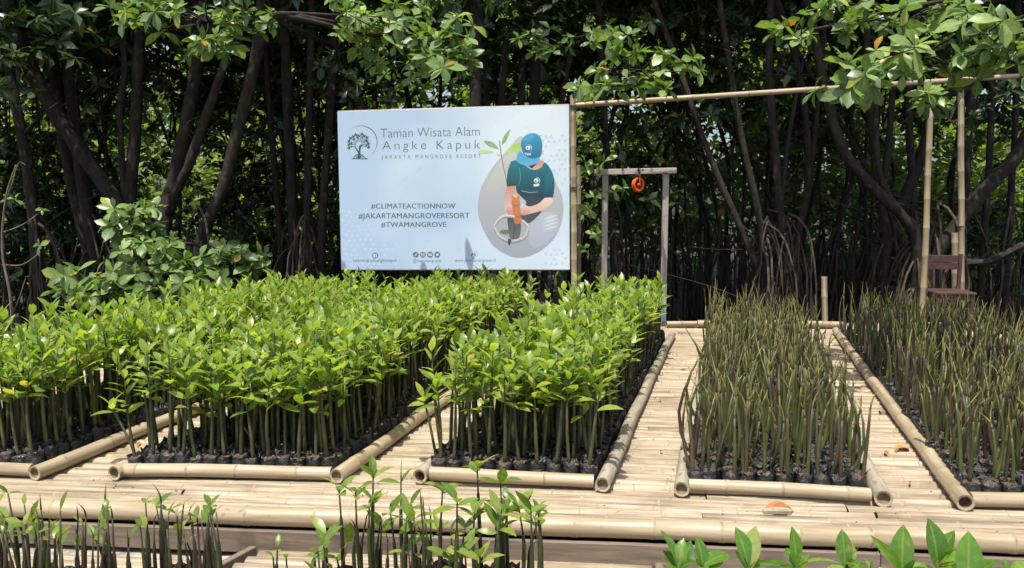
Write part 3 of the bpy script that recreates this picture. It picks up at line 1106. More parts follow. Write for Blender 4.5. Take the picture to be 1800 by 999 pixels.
for px, py, y, nl, sz, lab in named:
    young(px, py, y, lab, None, nl, sz)
young(705, 850, 3.1, 'young seedling ending in a long bare spear beside the hollow rail', None, 2, .1, LOW, .12)
for i in range(46):
    px = random.uniform(560, 955)
    young(px, random.uniform(880, 985), random.uniform(2.7, 3.2), 'young seedling on a dark stem within the cluster on the low step', 'young seedlings clustered on the low step',
          random.choice((0, 1, 2, 3, 4, 4, 5)), random.uniform(.065, .115))
for i in range(7):
    young(random.uniform(470, 560), random.uniform(965, 1010), random.uniform(2.7, 3.1), 'low seedling with a small bud beside the leafy cluster on the step', 'low budding seedlings beside the cluster', random.choice((1, 1, 2)), .06)
for i in range(78):
    px = random.uniform(-25, 340) if i < 70 else random.uniform(335, 392)
    young(px, random.uniform(885, 960) + (0 if px > 30 else -5), random.uniform(2.65, 3.2), 'budding seedling with dark stem before the outermost leafy bed', 'budding seedlings before the outermost bed',
          random.choice((0, 0, 1, 1, 2, 2, 3)), random.uniform(.05, .09), LOW - .01, 0, .0082)
young(14, 868, 2.9, 'outermost budding seedling with two pale leaves before the outermost bed', None, 2, .06, LOW - .01)
young(185, 878, 3.0, 'tallest dark propagule with pointed tip among the budding seedlings', None, 0, .06, LOW - .01, .07)
young(283, 880, 3.0, 'dark propagule with a hooked tip among the budding seedlings', None, 0, .06, LOW - .01, .08)
young(366, 905, 3.0, 'slim dark propagule standing last in the row of budding seedlings', None, 0, .06, LOW - .01, .07)

# broad glossy leaved saplings at the lower right: each leaf laid out by hand (azimuth, pitch, length)
BROAD = [leaf(1, w_, .52, 7, b, f_) for w_, b, f_ in ((.42, .3, .2), (.47, .5, .28), (.4, .8, .3), (.45, 1.0, .22))]


def broad(px, py, y, lvs, label):
    top = deep(px, py, y)
    base = np.array((top[0] + random.gauss(0, .02), top[1], -.215))
    t = thing('broadleaf_sapling', label, 'sapling', base)
    d = top - base
    st = Geo()
    P = smooth_path([(0, 0, .07), d * .5 + np.array((random.gauss(0, .01), 0, 0)), d], 5)
    tube(st, P, np.linspace(.009, .0045, len(P)), 9)
    build('stem', st, M_STEM, t)
    lvs = list(lvs) + [(random.uniform(0, 360), random.uniform(-5, 65), random.uniform(.07, .13)) for _ in range(3)]
    for az, pitch, L in lvs:
        fo = Geo()
        place_leaf(fo, random.choice(BROAD[:2] if pitch > 60 else BROAD), d - Z0 * random.uniform(0, .03), R(az + random.gauss(0, 8)), R(min(86, pitch + random.gauss(2, 6))), random.gauss(0, .6), L * random.uniform(.85, 1.0))
        lo = build('leaf', fo, M_YELLOW_LEAF if 'yellowing' in label and (az, pitch, L) == lvs[1] else M_GLOSS_LEAF, t)
        if 'yellowing' in label and (az, pitch, L) == lvs[1]:
            lo['label'] = 'yellowing blotched leaf'
    bg = link('polybag', ME['bag', random.randrange(5)], t)
    link('soil', ME['soil', 0], bg)


SAP = [  # photo place, distance, [(azimuth, pitch, length)]: azimuth 270 leans to the camera, 90 away from it
    (1192, 1000, 2.5, [(118, 70, .15), (205, 40, .12), (15, 58, .14), (60, 78, .12), (330, 25, .11), (290, 50, .1)], 'many leaved glossy sapling nearest the end of the bleached step'),
    (1236, 992, 2.7, [(75, 74, .13), (8, 46, .15), (190, 38, .1), (250, 30, .1)], 'glossy sapling with two spreading leaves beside the many leaved one'),
    (1316, 996, 2.4, [(140, 64, .15), (60, 76, .16), (335, 22, .1), (215, 12, .13), (20, 38, .11)], 'glossy sapling with one yellowing upright leaf below the bed between walkways'),
    (1400, 992, 2.5, [(95, 84, .155), (12, 32, .16), (172, 30, .15), (228, -5, .11), (310, 5, .1)], 'glossy sapling with one broad upright leaf below the curled brown leaf'),
    (1488, 990, 2.55, [(100, 80, .15), (300, 55, .1), (196, 2, .12), (345, -8, .11), (40, 20, .12)], 'glossy sapling with a pale round leaf over a smaller one'),
    (1530, 1012, 2.75, [(285, 82, .14), (205, 50, .1), (345, 45, .11)], 'glossy sapling with a narrow dark upright leaf'),
    (1586, 1010, 2.3, [(80, 76, .17), (150, 55, .17), (192, 36, .15), (20, 25, .12), (330, 8, .1)], 'glossy sapling with the longest bright upright leaf and a slanting one'),
    (1650, 992, 2.45, [(100, 80, .2), (48, 62, .16), (325, 48, .12), (2, 18, .13), (255, 55, .1), (184, 12, .11)], 'glossy sapling whose dark leaves reach highest over the deck edge'),
    (1702, 1022, 2.2, [(85, 80, .165), (28, 34, .11), (205, 30, .12)], 'glossy sapling with a wide blunt upright leaf beside the highest one'),
    (1772, 1022, 2.6, [(70, 62, .11), (15, 40, .14), (190, 52, .11), (280, 30, .1)], 'lowest glossy sapling, at the outer end of its row'),
]
for px, py, y_, lvs, lab in SAP:
    broad(px, py, y_, lvs, lab)

# ------------------------------------------------------------------ fallen leaves
def fallen(px, py, L, az, m, label, pitch=10):
    g = Geo()
    place_leaf(g, leaf(1, .42, .5, 6, .9, .5), (0, 0, 0), R(az), R(pitch), .1, L)
    p = level(px, py, .0)
    return tag(build('fallen_leaf', g, m, None, True, p + Z0 * .014), label, 'leaf')


fallen(1345, 898, .15, -4, M_FALLEN, 'curled brown fallen leaf on the deck in front of the leafless bed', 24)
fallen(1572, 792, .12, 10, M_FALLEN_ORANGE, 'orange fallen leaf beside the thick straight bamboo rail', 15)
fallen(1512, 684, .1, 20, M_FALLEN, 'small dull brown leaf far back on the walkway beside the thick rail', 15)
fallen(232, 790, .07, 120, M_FALLEN, 'little reddish leaf on the deck between outermost bed and sign bed', 20)
g = Geo()
box(g, (0, 0, .012), (.14, .02, .022), None, 0, .003)
tag(build('bamboo_scrap', g, M_GREYBAM, None, False, level(1366, 904, 0), (0, 0, -.05)), 'white splinter of bamboo under the curled brown leaf', 'scrap')
for i, (px, py) in enumerate(((1210, 648), (1150, 775), (1270, 905), (1120, 690), (1190, 625), (1480, 640), (690, 770), (640, 900), (1090, 905), (1600, 850))):
    fallen(px, py, random.uniform(.025, .045), random.uniform(0, 360), M_FALLEN, 'tiny dry leaf scrap on the bare bamboo slats', 15)['group'] = 'dry scraps on the slats'

g = Geo()
crumb = Geo()
crumb.add([(0, 0, .7), (1, 0, 0), (-.3, .9, 0), (-.5, -.8, 0), (.2, .1, -.4)], None, [(0, 1, 2), (0, 2, 3), (0, 3, 1), (4, 2, 1), (4, 3, 2), (4, 1, 3)])
P_ = []
for k in 'ABCDE':
    for e, sgn in ((FL[k], -1), (FR[k], 1)):
        for i in range(70):
            yy = random.uniform(e[1] - .1, 8.2)
            p = along(e, yy) + SX * sgn * (.04 + abs(random.gauss(0, .045)))
            P_.append((p[0], p[1], .004))
for i in range(60):
    p = SX * random.uniform(-4, 3.6) + SN * (n_front + random.uniform(.05, .45))
    P_.append((p[0], p[1], .004))
P_ = np.array(P_)
n_ = len(P_)
Rs_ = np.stack([rotz(random.uniform(0, 6.28)) @ roty(random.gauss(0, .6)) * random.choice((.003, .003, .004, .005, .007)) for _ in range(n_)])
g.scatter(crumb, Rs_, P_)
tag(build('dirt', g, M_SOIL, None, False), 'crumbs of soil and litter scattered on the bamboo slats beside the beds', 'dirt', None, 'stuff')
for i in range(26):
    q_ = random.choice([FR['A'], FR['B'], FR['C'], FR['D'], FL['E']])
    p = along(q_, random.uniform(4.3, 8.3)) + SX * random.uniform(.08, .42) * (-1 if q_ is FL['E'] else 1)
    g = Geo()
    place_leaf(g, leaf(1, .4, .5, 4, .9, .5), (0, 0, 0), random.uniform(0, 6.28), R(12), .2, random.uniform(.03, .07))
    tag(build('fallen_leaf', g, random.choice((M_FALLEN, M_FALLEN, M_SOIL)), None, True, (p[0], p[1], .012)), 'small dry leaf lying on the slats between two beds', 'leaf', 'dry leaves between the beds')

# ------------------------------------------------------------------ posts, bar, wooden frame
YS = 9.45
def up_pole(px0, py0, px1, py1, y0, y1, r, label, grey=False, **kw):
    return pole(deep(px0, py0, y0), deep(px1, py1, y1), r, label, .01, grey, **kw)


def stand(px0, py0, px1, h1, y, r, label, grey=False, z=-.7, **kw):
    """a post whose top shows at px0, py0 and that runs down to the mud at the depth y"""
    a = deep(px0, py0, y)
    b = deep(px1, h1, y)
    d = (a - b) / (a[2] - b[2])
    o = pole(b + d * (z - b[2]), a, r, label, .008, grey, **kw)
    o['foot'] = z
    return o


def binding(post, z, r, m=None):
    """a few turns of dark cord round a post at the height z"""
    L = (z - post.location.z) / (post.matrix_basis.to_3x3() @ Vector((1, 0, 0))).z
    a = np.linspace(0, 8 * math.pi, 49)
    P = np.stack([L - .025 + .05 * a / a[-1] + .006 * np.sin(a * .7), np.cos(a) * r * 1.12, np.sin(a) * r * 1.12], 1)
    g = Geo()
    tube(g, P, .006, 5)
    e = P[-1]
    tube(g, smooth_path([e, e + (-.03, .03, .03), e + (-.1, .035, .02)], 4), .004, 4)
    build('binding', g, M_GAPSHADE_CORD, post)


post_a = stand(1007, 168, 1009, 520, YS - .04, .038, 'yellow bamboo post at the edge of the sign, carrying the long bar', name='bamboo_post')
stand(1017, 290, 1017, 490, YS + .5, .03, 'thin dark bamboo post just behind the yellow sign post', True, name='bamboo_post')
stand(926, 181, 931, 520, YS + .16, .03, 'grey pole behind the sign with its tip above the top edge', True, name='bamboo_post')
post_b = stand(1636, 160, 1622, 525, 9.1, .036, 'tall leaning bamboo post beside the brown chair', name='bamboo_post')
post_c = stand(1688, 126, 1689, 500, 9.5, .038, 'tall upright bamboo post behind the brown chair', name='bamboo_post')
stand(1678, 410, 1678, 500, 9.36, .04, 'short thick bamboo stump behind the brown chair', name='bamboo_post')
stand(1449, 487, 1449, 563, 9.45, .038, 'short bamboo stake at the back edge of the deck between the leafless beds', name='bamboo_post')
pole(deep(1004, 186, YS - .03), deep(1790, 134, 9.42), .032, 'long straight bamboo bar running high from the sign to the chair posts', .01, cat='bamboo bar', name='bamboo_bar', spacing=(.5, .8))

for o_, px_, py_, y_, r_ in ((post_a, 1008, 332, YS - .04, .038), (post_a, 1008, 189, YS - .04, .038), (post_b, 1635, 168, 9.1, .036), (post_c, 1688, 146, 9.5, .038), (post_c, 1688, 400, 9.5, .038)):
    binding(o_, deep(px_, py_, y_)[2], r_)
for o_ in bpy.data.objects:
    if 'foot' in o_:
        del o_['foot']

# wooden frame
t = thing('pulley_stand', 'grey timber stand like a small goal at the back of the deck', 'frame', level(1117, 572, -.1))
base = np.array(t.location)
YF = base[1]
for px in (1064, 1170.5):
    top = deep(px, 306, YF)
    g = Geo()
    zb = -.75
    box(g, (0, 0, 0), (.074, .06, top[2] - zb), None, 0, .004)
    lg = build('post', g, M_GREYWOOD, t, False, np.array((top[0], YF, (top[2] + zb) / 2)) - base)
    if px > 1100:
        pz = deep(px, 500, YF)[2]
        g = Geo()
        box(g, (0, 0, 0), (.078, .064, pz + .05), None, 0, .003)
        o = build('painted_foot', g, M_WHITEPAINT, lg, False, (0, 0, (pz - .05) / 2 - (top[2] + zb) / 2))
a, b = deep(1045, 303, YF - .045), deep(1189, 300, YF - .045)
g = Geo()
box(g, (0, 0, 0), (np.linalg.norm(b - a), .045, .07), None, 0, .005)
build('crossbeam', g, M_GREYWOOD_X, t, False, (a + b) / 2 - base, Vector(b - a).to_track_quat('X', 'Z').to_euler())

# pulley hung on the beam
pc = deep(1121.5, 325, YF - .085)
t = thing('pulley', 'orange pulley hanging from the middle of the grey timber stand', 'pulley', pc)
t.rotation_euler = (0, 0, R(34))
g = Geo()
th = np.linspace(0, 2 * math.pi, 33)
prof = [(.062, -.022), (.088, -.024), (.094, -.014), (.074, -.004), (.074, .004), (.094, .014), (.088, .024), (.062, .022)]
V = np.array([[(math.cos(a_) * r_, w_, math.sin(a_) * r_) for (r_, w_) in prof] for a_ in th[:-1]])
Q = []
for i in range(32):
    for j in range(8):
        i2, j2 = (i + 1) % 32, (j + 1) % 8
        Q.append((i * 8 + j, i2 * 8 + j, i2 * 8 + j2, i * 8 + j2))
g.add(V.reshape(-1, 3), Q)
for k in range(3):
    a_ = k / 3 * 6.283 + .55
    tube(g, [(math.cos(a_) * .012, 0, math.sin(a_) * .012), (math.cos(a_) * .066, 0, math.sin(a_) * .066)], .007, 6)
tube(g, [(0, -.02, 0), (0, .02, 0)], .02, 12)
build('wheel', g, M_ORANGE, t)
g = Geo()
for s in (-1, 1):
    box(g, (0, s * .032, .055), (.02, .006, .13), None, 0, .002)
    tube(g, [(0, s * .028, 0), (0, s * .04, 0)], .014, 8)
box(g, (0, 0, .118), (.034, .07, .012), None, 0, .003)
build('bracket', g, M_ORANGE, t, False)
g = Geo()
P = [(.0, 0, .12), (0, 0, .14), (.018, 0, .155), (.02, 0, .175), (.0, 0, .19), (-.018, 0, .175)]
tube(g, smooth_path(P, 5), .006, 7)
build('hook', g, M_STEEL, t)
g = Geo()
tube(g, smooth_path([(-.075, -.01, .142), (-.02, 0, .15), (.0, 0, .165), (.03, .0, .148), (.085, .01, .148)], 5), .004, 6)
tube(g, smooth_path([(0, 0, .16), (.01, 0, .2), (.03, .01, .235)], 5), .003, 6)
build('wire', g, M_STEEL, t)

# ------------------------------------------------------------------ chair
cs = deep(1668, 505, 9.0)
t = thing('wooden_chair', 'dark brown wooden chair at the back of the deck', 'chair', (cs[0], 9.0, 0), (0, 0, R(-6)))
t.scale = (1.0, 1.0, 1.0)
W_, D_, SH, BH = .41, .4, .45, .87
g = Geo()
box(g, (0, 0, SH - .014), (W_ + .03, D_ + .03, .028), None, 0, .006)
build('seat', g, M_CHAIR, t, False)
g = Geo()
for s in (-1, 1):
    box(g, (0, s * (D_ / 2 - .015), SH - .062), (W_ - .05, .022, .065), None, 0, .003)
    box(g, (s * (W_ / 2 - .015), 0, SH - .062), (.022, D_ - .05, .065), None, 0, .003)
build('seat_frame', g, M_CHAIR, t, False)
for s in (-1, 1):
    g = Geo()
    box(g, (s * (W_ / 2 - .02), -D_ / 2 + .02, (SH - .03) / 2), (.04, .04, SH - .03), None, 0, .003)
    build('leg', g, M_CHAIR, t, False)
    g = Geo()
    box(g, (s * (W_ / 2 - .01), D_ / 2 - .003, BH / 2), (.04, .036, BH), None, 0, .004)
    build('rear_post', g, M_CHAIR, t, False)
g = Geo()
box(g, (0, D_ / 2 - .003, BH - .06), (W_ - .06, .022, .085), None, 0, .003)
build('top_rail', g, M_CHAIR, t, False)
g = Geo()
box(g, (0, D_ / 2 - .003, BH - .148), (W_ - .06, .018, .08), None, 0, .003)
build('back_rail', g, M_CHAIR, t, False)
for y_ in (-D_ / 2 + .02, D_ / 2 - .003):
    g = Geo()
    box(g, (0, y_, SH - .2), (W_ - .05, .02, .03), None, 0, .003)
    build('stretcher', g, M_CHAIR, t, False)

# ------------------------------------------------------------------ the sign
SA, SB = deep(593, 300, YS + .14), deep(1001, 300, YS)
sx = SB - SA
sx[2] = 0
sx /= np.linalg.norm(sx)
sn = np.array((sx[1], -sx[0], 0))                 # towards the camera
S0 = np.array((SA[0], SA[1], 0))
sign = thing('sign_board', 'pale blue resort sign board standing behind the leafy beds', 'sign', (S0[0] + sx[0] * 1.4, S0[1] + sx[1] * 1.4, 0))
SG = np.array(sign.location)


def onsign(px, py, off=0.0):
    d = ray(px, py)
    t_ = (S0 - EYE).dot(sn) / d.dot(sn)
    return EYE + d * t_ + sn * off - SG


g = Geo()
c4 = [(593, 197), (1000.5, 185), (1001.5, 474), (600, 474)]
f_ = [onsign(*c) for c in c4]
b_ = [p - sn * .02 for p in f_]
bulge = []
g.add(f_ + b_, [(3, 2, 1, 0), (4, 5, 6, 7), (0, 1, 5, 4), (1, 2, 6, 5), (2, 3, 7, 6), (3, 0, 4, 7)], None, None, 0, [0, 1, 1, 1, 1, 1])
build('panel', g, [M_VINYL, M_SIGNBACK], sign, False)
for (p, q_) in ((((593, 197)), (1000.5, 185)), ((600, 474), (1001.5, 474))):
    g = Geo()
    tube(g, [onsign(*p, -.04), onsign(*q_, -.04)], .018, 8)
    build('batten', g, M_GREYWOOD_X, sign)


def flat(g, pts, off, m=0):
    P = [onsign(x, y, off) for x, y in pts]
    T = tessellate_polygon([[Vector((x, -y, 0)) for x, y in pts]])
    out = []
    for t_ in T:
        a_, b2, c_ = (np.array(pts[i]) for i in t_)
        cr = (b2[0] - a_[0]) * (c_[1] - a_[1]) - (b2[1] - a_[1]) * (c_[0] - a_[0])
        out.append(t_ if cr < 0 else t_[::-1])
    g.add(P, None, out, None, m)
    return len(P)


def text_on(name, txt, x0, x1, ybase, cap, m, slope=-.025, spacing=1.0, weight=0.0, off=.0006, bold=0.0):
    """a line of lettering from x0 to x1 on the baseline ybase (at x0), capitals CAP photo pixels high"""
    cu = bpy.data.curves.new('txt', 'FONT')
    cu.body = txt
    cu.size = 1.0
    cu.space_character = spacing
    cu.offset = weight
    cu.resolution_u = 4
    o = bpy.data.objects.new('txt', cu)
    col.objects.link(o)
    dg = bpy.context.evaluated_depsgraph_get()
    me = bpy.data.meshes.new_from_object(o.evaluated_get(dg))
    V = np.array([v.co[:] for v in me.vertices])
    polys = [tuple(p.vertices) for p in me.polygons]
    bpy.data.objects.remove(o)
    bpy.data.curves.remove(cu)
    bpy.data.meshes.remove(me)
    sx_ = (x1 - x0) / (V[:, 0].max() - V[:, 0].min())
    sy_ = cap / .73
    X = x0 + (V[:, 0] - V[:, 0].min()) * sx_
    Y = ybase + (X - x0) * slope - V[:, 1] * sy_
    g = Geo()
    for i_, sh in enumerate((0,) if not bold else (-bold / 2, 0, bold / 2)):
        P = np.array([onsign(a_ + sh, b2, off + .00004 * i_) for a_, b2 in zip(X, Y)])
        g.add(P, [p for p in polys if len(p) == 4], [p for p in polys if len(p) == 3])
    return build(name, g, m, sign, False)


text_on('lettering', 'Taman Wisata Alam', 669, 843, 242.5, 17.5, M_INK, -.022, 1.0, -.012)
text_on('lettering', 'Angke Kapuk', 672, 844, 263.5, 16.5, M_INK, -.013, 1.35, -.012)
text_on('lettering', 'JAKARTA MANGROVE RESORT', 671, 845, 279.5, 7, M_INK, -.01, 1.8, -.004)
text_on('lettering', '#CLIMATEACTIONNOW', 652.5, 800.5, 367, 9.5, M_INK, -.002, 1.06, -.004, .0006, .55)
text_on('lettering', '#JAKARTAMANGROVERESORT', 630, 825, 384.5, 10, M_INK, -.004, 1.06, -.004, .0006, .55)
text_on('lettering', '#TWAMANGROVE', 670, 784.5, 399.5, 9.5, M_INK, -.002, 1.06, -.004, .0006, .55)
text_on('lettering', 'twamangroveangkekapuk', 620, 698, 460.5, 6.2, M_INK, 0, 1.0, -.008)
text_on('lettering', '@twa_mangrove', 726, 775, 461, 6.2, M_INK, 0, 1.0, -.008)
text_on('lettering', 'www.jakartamangrove.id', 799.5, 871, 460.5, 6.2, M_INK, 0, 1.0, -.008)


def circle(cx, cy, r, n=24, a0=0, a1=360):
    return [(cx + r * math.cos(R(a0 + (a1 - a0) * i / n)), cy + r * math.sin(R(a0 + (a1 - a0) * i / n))) for i in range(n)]


def stroke(pts, w0, w1=None):
    """outline of a brush stroke along pts, w0 wide at its start and w1 at its end"""
    w1 = w0 if w1 is None else w1
    P = np.array(pts, float)
    D = np.gradient(P, axis=0)
    D /= np.linalg.norm(D, axis=1)[:, None] + 1e-9
    Nn = np.stack([-D[:, 1], D[:, 0]], 1)
    w = np.linspace(w0, w1, len(P))[:, None] / 2
    return [tuple(x) for x in np.concatenate([P + Nn * w, (P - Nn * w)[::-1]])]


def arc_stroke(cx, cy, r, a0, a1, wmax, n=30):
    a = np.radians(np.linspace(a0, a1, n))
    w = np.sin(np.linspace(.12, math.pi - .12, n)) * wmax / 2
    o = [(cx + (r + w[i]) * math.cos(a[i]), cy + (r + w[i]) * math.sin(a[i])) for i in range(n)]
    i_ = [(cx + (r - w[i]) * math.cos(a[i]), cy + (r - w[i]) * math.sin(a[i])) for i in range(n)]
    return o + i_[::-1]


def drop_leaf(x, y, a, L, w):
    t = np.linspace(0, 1, 6)
    wd = np.sin(t ** .8 * math.pi) * w / 2
    c, s = math.cos(a), math.sin(a)
    up = [(x + c * L * t[i] - s * wd[i], y + s * L * t[i] + c * wd[i]) for i in range(6)]
    dn = [(x + c * L * t[i] + s * wd[i], y + s * L * t[i] - c * wd[i]) for i in range(1, 5)]
    return up + dn[::-1]


def emblem(name, ox, oy, k, mt, mr):
    """the resort's emblem: a mangrove inside an open ring; ox, oy its centre, k photo pixels per drawing unit"""
    g = Geo()
    Z = lambda pts: [(ox + (x - 235) * k, oy + (y - 355) * k) for x, y in pts]
    flat(g, Z(arc_stroke(235, 350, 200, -125, 48, 11)), .0006, 1)
    flat(g, Z([(196, 556), (204, 480), (178, 440), (160, 400), (172, 398), (196, 440), (214, 455), (212, 400), (250, 372), (262, 384), (240, 410), (232, 455), (233, 556)]), .0006, 0)
    for px in ([(200, 500), (170, 515), (150, 545), (128, 552)], [(205, 520), (185, 535), (170, 552)], [(230, 500), (262, 515), (285, 540), (322, 552)], [(228, 520), (250, 535), (265, 552)]):
        flat(g, Z(stroke(smooth_path(np.array(px), 4), 14, 7)), .00065, 0)
    flat(g, Z([(130, 548), (318, 548), (324, 556), (126, 556)]), .0007, 0)
    rs = random.Random(5)
    for i, a in enumerate(np.radians([-176, -160, -142, -125, -108, -92, -75, -58, -42, -25, -8, 12, 165])):
        r0, r1 = 40, rs.uniform(95, 125)
        cx, cy = 215, 385
        p0, p1 = (cx + math.cos(a) * r0, cy + math.sin(a) * r0 * 1.1), (cx + math.cos(a) * r1, cy + math.sin(a) * r1 * 1.05)
        flat(g, Z(stroke([p0, ((p0[0] + p1[0]) / 2, (p0[1] + p1[1]) / 2 - 3), p1], 7, 5)), .00075, 0)
        for da, f in ((-.75, .95), (.05, 1.0), (.8, .9), ((-.8, .55) if i % 2 else (.8, .55))):
            x, y = p0[0] + (p1[0] - p0[0]) * f, p0[1] + (p1[1] - p0[1]) * f
            flat(g, Z(drop_leaf(x, y, a + da, 36, 14)), .0008 + .00005 * rs.random(), 0)
    return build(name, g, [mt, mr], sign, False)


emblem('emblem', 634, 251, 1 / 6.92, M_GREENINK, M_INK)
emblem('emblem', 833, 448.5, 1 / 31.0, M_INK, M_INK)


def icon(cx, cy, shapes):
    g = Geo()
    flat(g, circle(cx, cy, 5.1), .0006, 0)
    for i, s in enumerate(shapes):
        m_i, pts = (s[0], s[1]) if isinstance(s, tuple) else (1, s)
        flat(g, [(cx + x, cy + y) for x, y in pts], .0007 + .00006 * i, m_i)
    return build('icon', g, [M_INK, M_WHITEINK], sign, False)


rect = lambda x0, y0, x1, y1: [(x0, y0), (x1, y0), (x1, y1), (x0, y1)]
icon(659.5, 449.5, [rect(-3, -3, 3, 3), (0, [(0.2, 3), (.2, .6), (-.7, .6), (-.7, -.4), (.2, -.4), (.2, -1.4), (1.0, -2.2), (2.2, -2.2), (2.2, -1.3), (1.3, -1.2), (1.2, -.4), (2.2, -.4), (2.0, .6), (1.2, .6), (1.2, 3)])])
icon(730.8, 448, [[(0, -3.2), (1, -3.2), (1.4, -2), (2.6, -1.4), (2.6, -.4), (1, -.9), (1, 1.6), (.2, 2.8), (-1.2, 3), (-2.2, 2), (-2, .6), (-.8, 0), (-.4, .2), (-.4, 1), (-1.1, 1.4), (-1, 2), (-.3, 2.1), (0, 1.5)]])
icon(743.3, 448, [[(x * 1, y) for x, y in rect(-2.9, -2.9, 2.9, 2.9)], (0, rect(-2.2, -2.2, 2.2, 2.2)), circle(0, 0, 1.6), (0, circle(0, 0, .9)), rect(1.2, -1.9, 1.8, -1.3)])
icon(756, 448, [[(-3, -1.5), (-2.4, -2.1), (2.4, -2.1), (3, -1.5), (3, 1.5), (2.4, 2.1), (-2.4, 2.1), (-3, 1.5)], (0, [(-.8, -1.2), (1.3, 0), (-.8, 1.2)])])
icon(768.7, 448, [[(-3, 2), (-1.2, 1.6), (-2.4, .4), (-1.9, .2), (-2.8, -1), (-2, -.9), (-2.6, -2.4), (-.2, -1), (.4, -2.2), (1.6, -2.4), (2.4, -1.8), (3.2, -2), (2.6, -1), (2.4, .6), (1, 2.2), (-1, 2.7)]])

# faint triangle pattern in the corners
g = Geo()
rs = random.Random(3)
for (x0, y0, x1, y1, den) in ((604, 372, 700, 468, 1), (700, 400, 800, 440, .25), (950, 240, 997, 330, 1), (960, 430, 997, 468, .8)):
    y, row = y0, 0
    while y < y1:
        x = x0 + (5 if row % 2 else 0)
        while x < x1:
            fade = ((x1 - x) / (x1 - x0)) if x0 < 800 else ((x - x0) / (x1 - x0))
            if rs.random() < den * (.35 + .7 * fade):
                s = 3.6
                tri = [(x - s, y + s * .8), (x + s, y + s * .8), (x, y - s * .9)] if (row + int(x)) % 2 else [(x - s, y - s * .8), (x, y + s * .9), (x + s, y - s * .8)]
                flat(g, tri, .0004)
            x += 9.6
        y += 8.4
        row += 1
build('triangle_pattern', g, M_FAINT, sign, False)

# the printed picture: a planter in a cap, seen from above, in a drop of grey water
g = Geo()
ink = []
lay = [0]
zx = lambda p: (830 + p[0] / 3.994, 220 + p[1] / 3.996)


def shape(pts, c0, c1=None, round_=True, horiz=False):
    """one printed patch; the ink runs from c0 at its top to c1 at its bottom"""
    c1 = c0 if c1 is None else c1
    P = np.array(pts, float)
    if round_:
        P = smooth_path(np.concatenate([P, P[:1]]), 4)[:-1]
    ax = 0 if horiz else 1
    lo, hi = P[:, ax].min(), P[:, ax].max()
    f = (P[:, ax] - lo) / max(hi - lo, 1e-6)
    lay[0] += 1
    flat(g, [zx(p) for p in P], .0006 + .00003 * lay[0])
    for x in f:
        ink.append(tuple(np.array(c0) * (1 - x) + np.array(c1) * x) + (1,))


def disc(cx, cy, rx, ry, c0, c1=None):
    shape([(cx + rx * math.cos(a), cy + ry * math.sin(a)) for a in np.linspace(0, 2 * math.pi, 14, endpoint=False)], c0, c1)


SKIN, SKIN2 = (.72, .42, .33), (.6, .27, .2)
shape([(345, 75), (370, 110), (455, 210), (540, 320), (590, 410), (628, 490), (640, 590), (625, 690), (580, 790), (500, 870), (410, 918), (330, 932), (250, 915), (150, 850), (90, 760), (50, 660), (40, 570), (60, 450), (110, 350), (180, 250), (260, 160), (320, 90)], (.55, .56, .55), (.37, .4, .46))
shape([(420, 640), (540, 610), (610, 660), (590, 760), (500, 840), (420, 860), (400, 760)], (.5, .54, .62), (.42, .46, .56))
for yy in (640, 665, 690, 715):
    shape([(490, yy + 30), (545, yy), (600, yy - 8), (555, yy + 14)], (.66, .68, .7))
shape([(200, 250), (280, 190), (330, 230), (250, 400), (120, 480), (110, 400)], (.58, .59, .57), (.5, .51, .5))
shape([(312, 470), (400, 470), (505, 505), (490, 600), (445, 655), (395, 690), (345, 655), (345, 600), (380, 545), (345, 505)], (.03, .05, .06), (.09, .1, .1))
shape([(345, 510), (375, 545), (365, 590), (340, 575)], (.5, .58, .68))
shape([(245, 640), (290, 640), (340, 690), (330, 790), (270, 800), (250, 700)], (.07, .08, .08), (.16, .17, .17))
disc(235, 752, 42, 16, (.16, .19, .16))
# seedling
shape(stroke(smooth_path(np.array([(192, 110), (206, 220), (232, 350), (262, 480), (283, 560)]), 5), 7, 6), (.2, .28, .13), (.25, .2, .1), False)
shape([(208, 140), (214, 100), (236, 58), (268, 30), (258, 66), (236, 115)], (.3, .52, .2), (.2, .42, .14))
shape([(80, 112), (110, 112), (150, 126), (186, 168), (140, 158), (105, 140)], (.24, .42, .2), (.3, .5, .2))
shape([(28, 186), (85, 172), (150, 190), (90, 202)], (.6, .74, .34), (.5, .66, .24))
shape([(234, 202), (262, 165), (305, 135), (374, 124), (345, 165), (290, 190)], (.36, .6, .1), (.5, .72, .16))
shape(stroke([(206, 216), (190, 212), (172, 208)], 4), (.25, .32, .15), None, False)
# body
shape([(385, 290), (400, 262), (490, 250), (500, 262), (480, 296), (440, 314)], SKIN2, SKIN)
shape([(272, 256), (322, 246), (360, 272), (392, 300), (440, 316), (486, 296), (508, 262), (548, 305), (572, 370), (540, 440), (505, 515), (420, 492), (322, 480), (304, 420), (276, 360)], (.02, .2, .24), (.015, .045, .07))
shape([(274, 256), (252, 310), (243, 380), (245, 432), (275, 438), (304, 424), (318, 340), (312, 270)], (.03, .2, .24), (.02, .07, .1))
shape([(546, 304), (574, 370), (578, 440), (564, 512), (530, 512), (498, 503), (510, 430), (520, 350)], (.02, .19, .25), (.015, .06, .1))
shape(stroke(smooth_path(np.array([(330, 300), (340, 370), (322, 430)]), 5), 8, 4), (.05, .28, .32), None, False)
shape(stroke(smooth_path(np.array([(470, 330), (500, 390), (495, 460)]), 5), 8, 4), (.01, .09, .13), None, False)
shape(stroke([(345, 462), (400, 474), (460, 470)], 4), (.4, .46, .46), None, False)
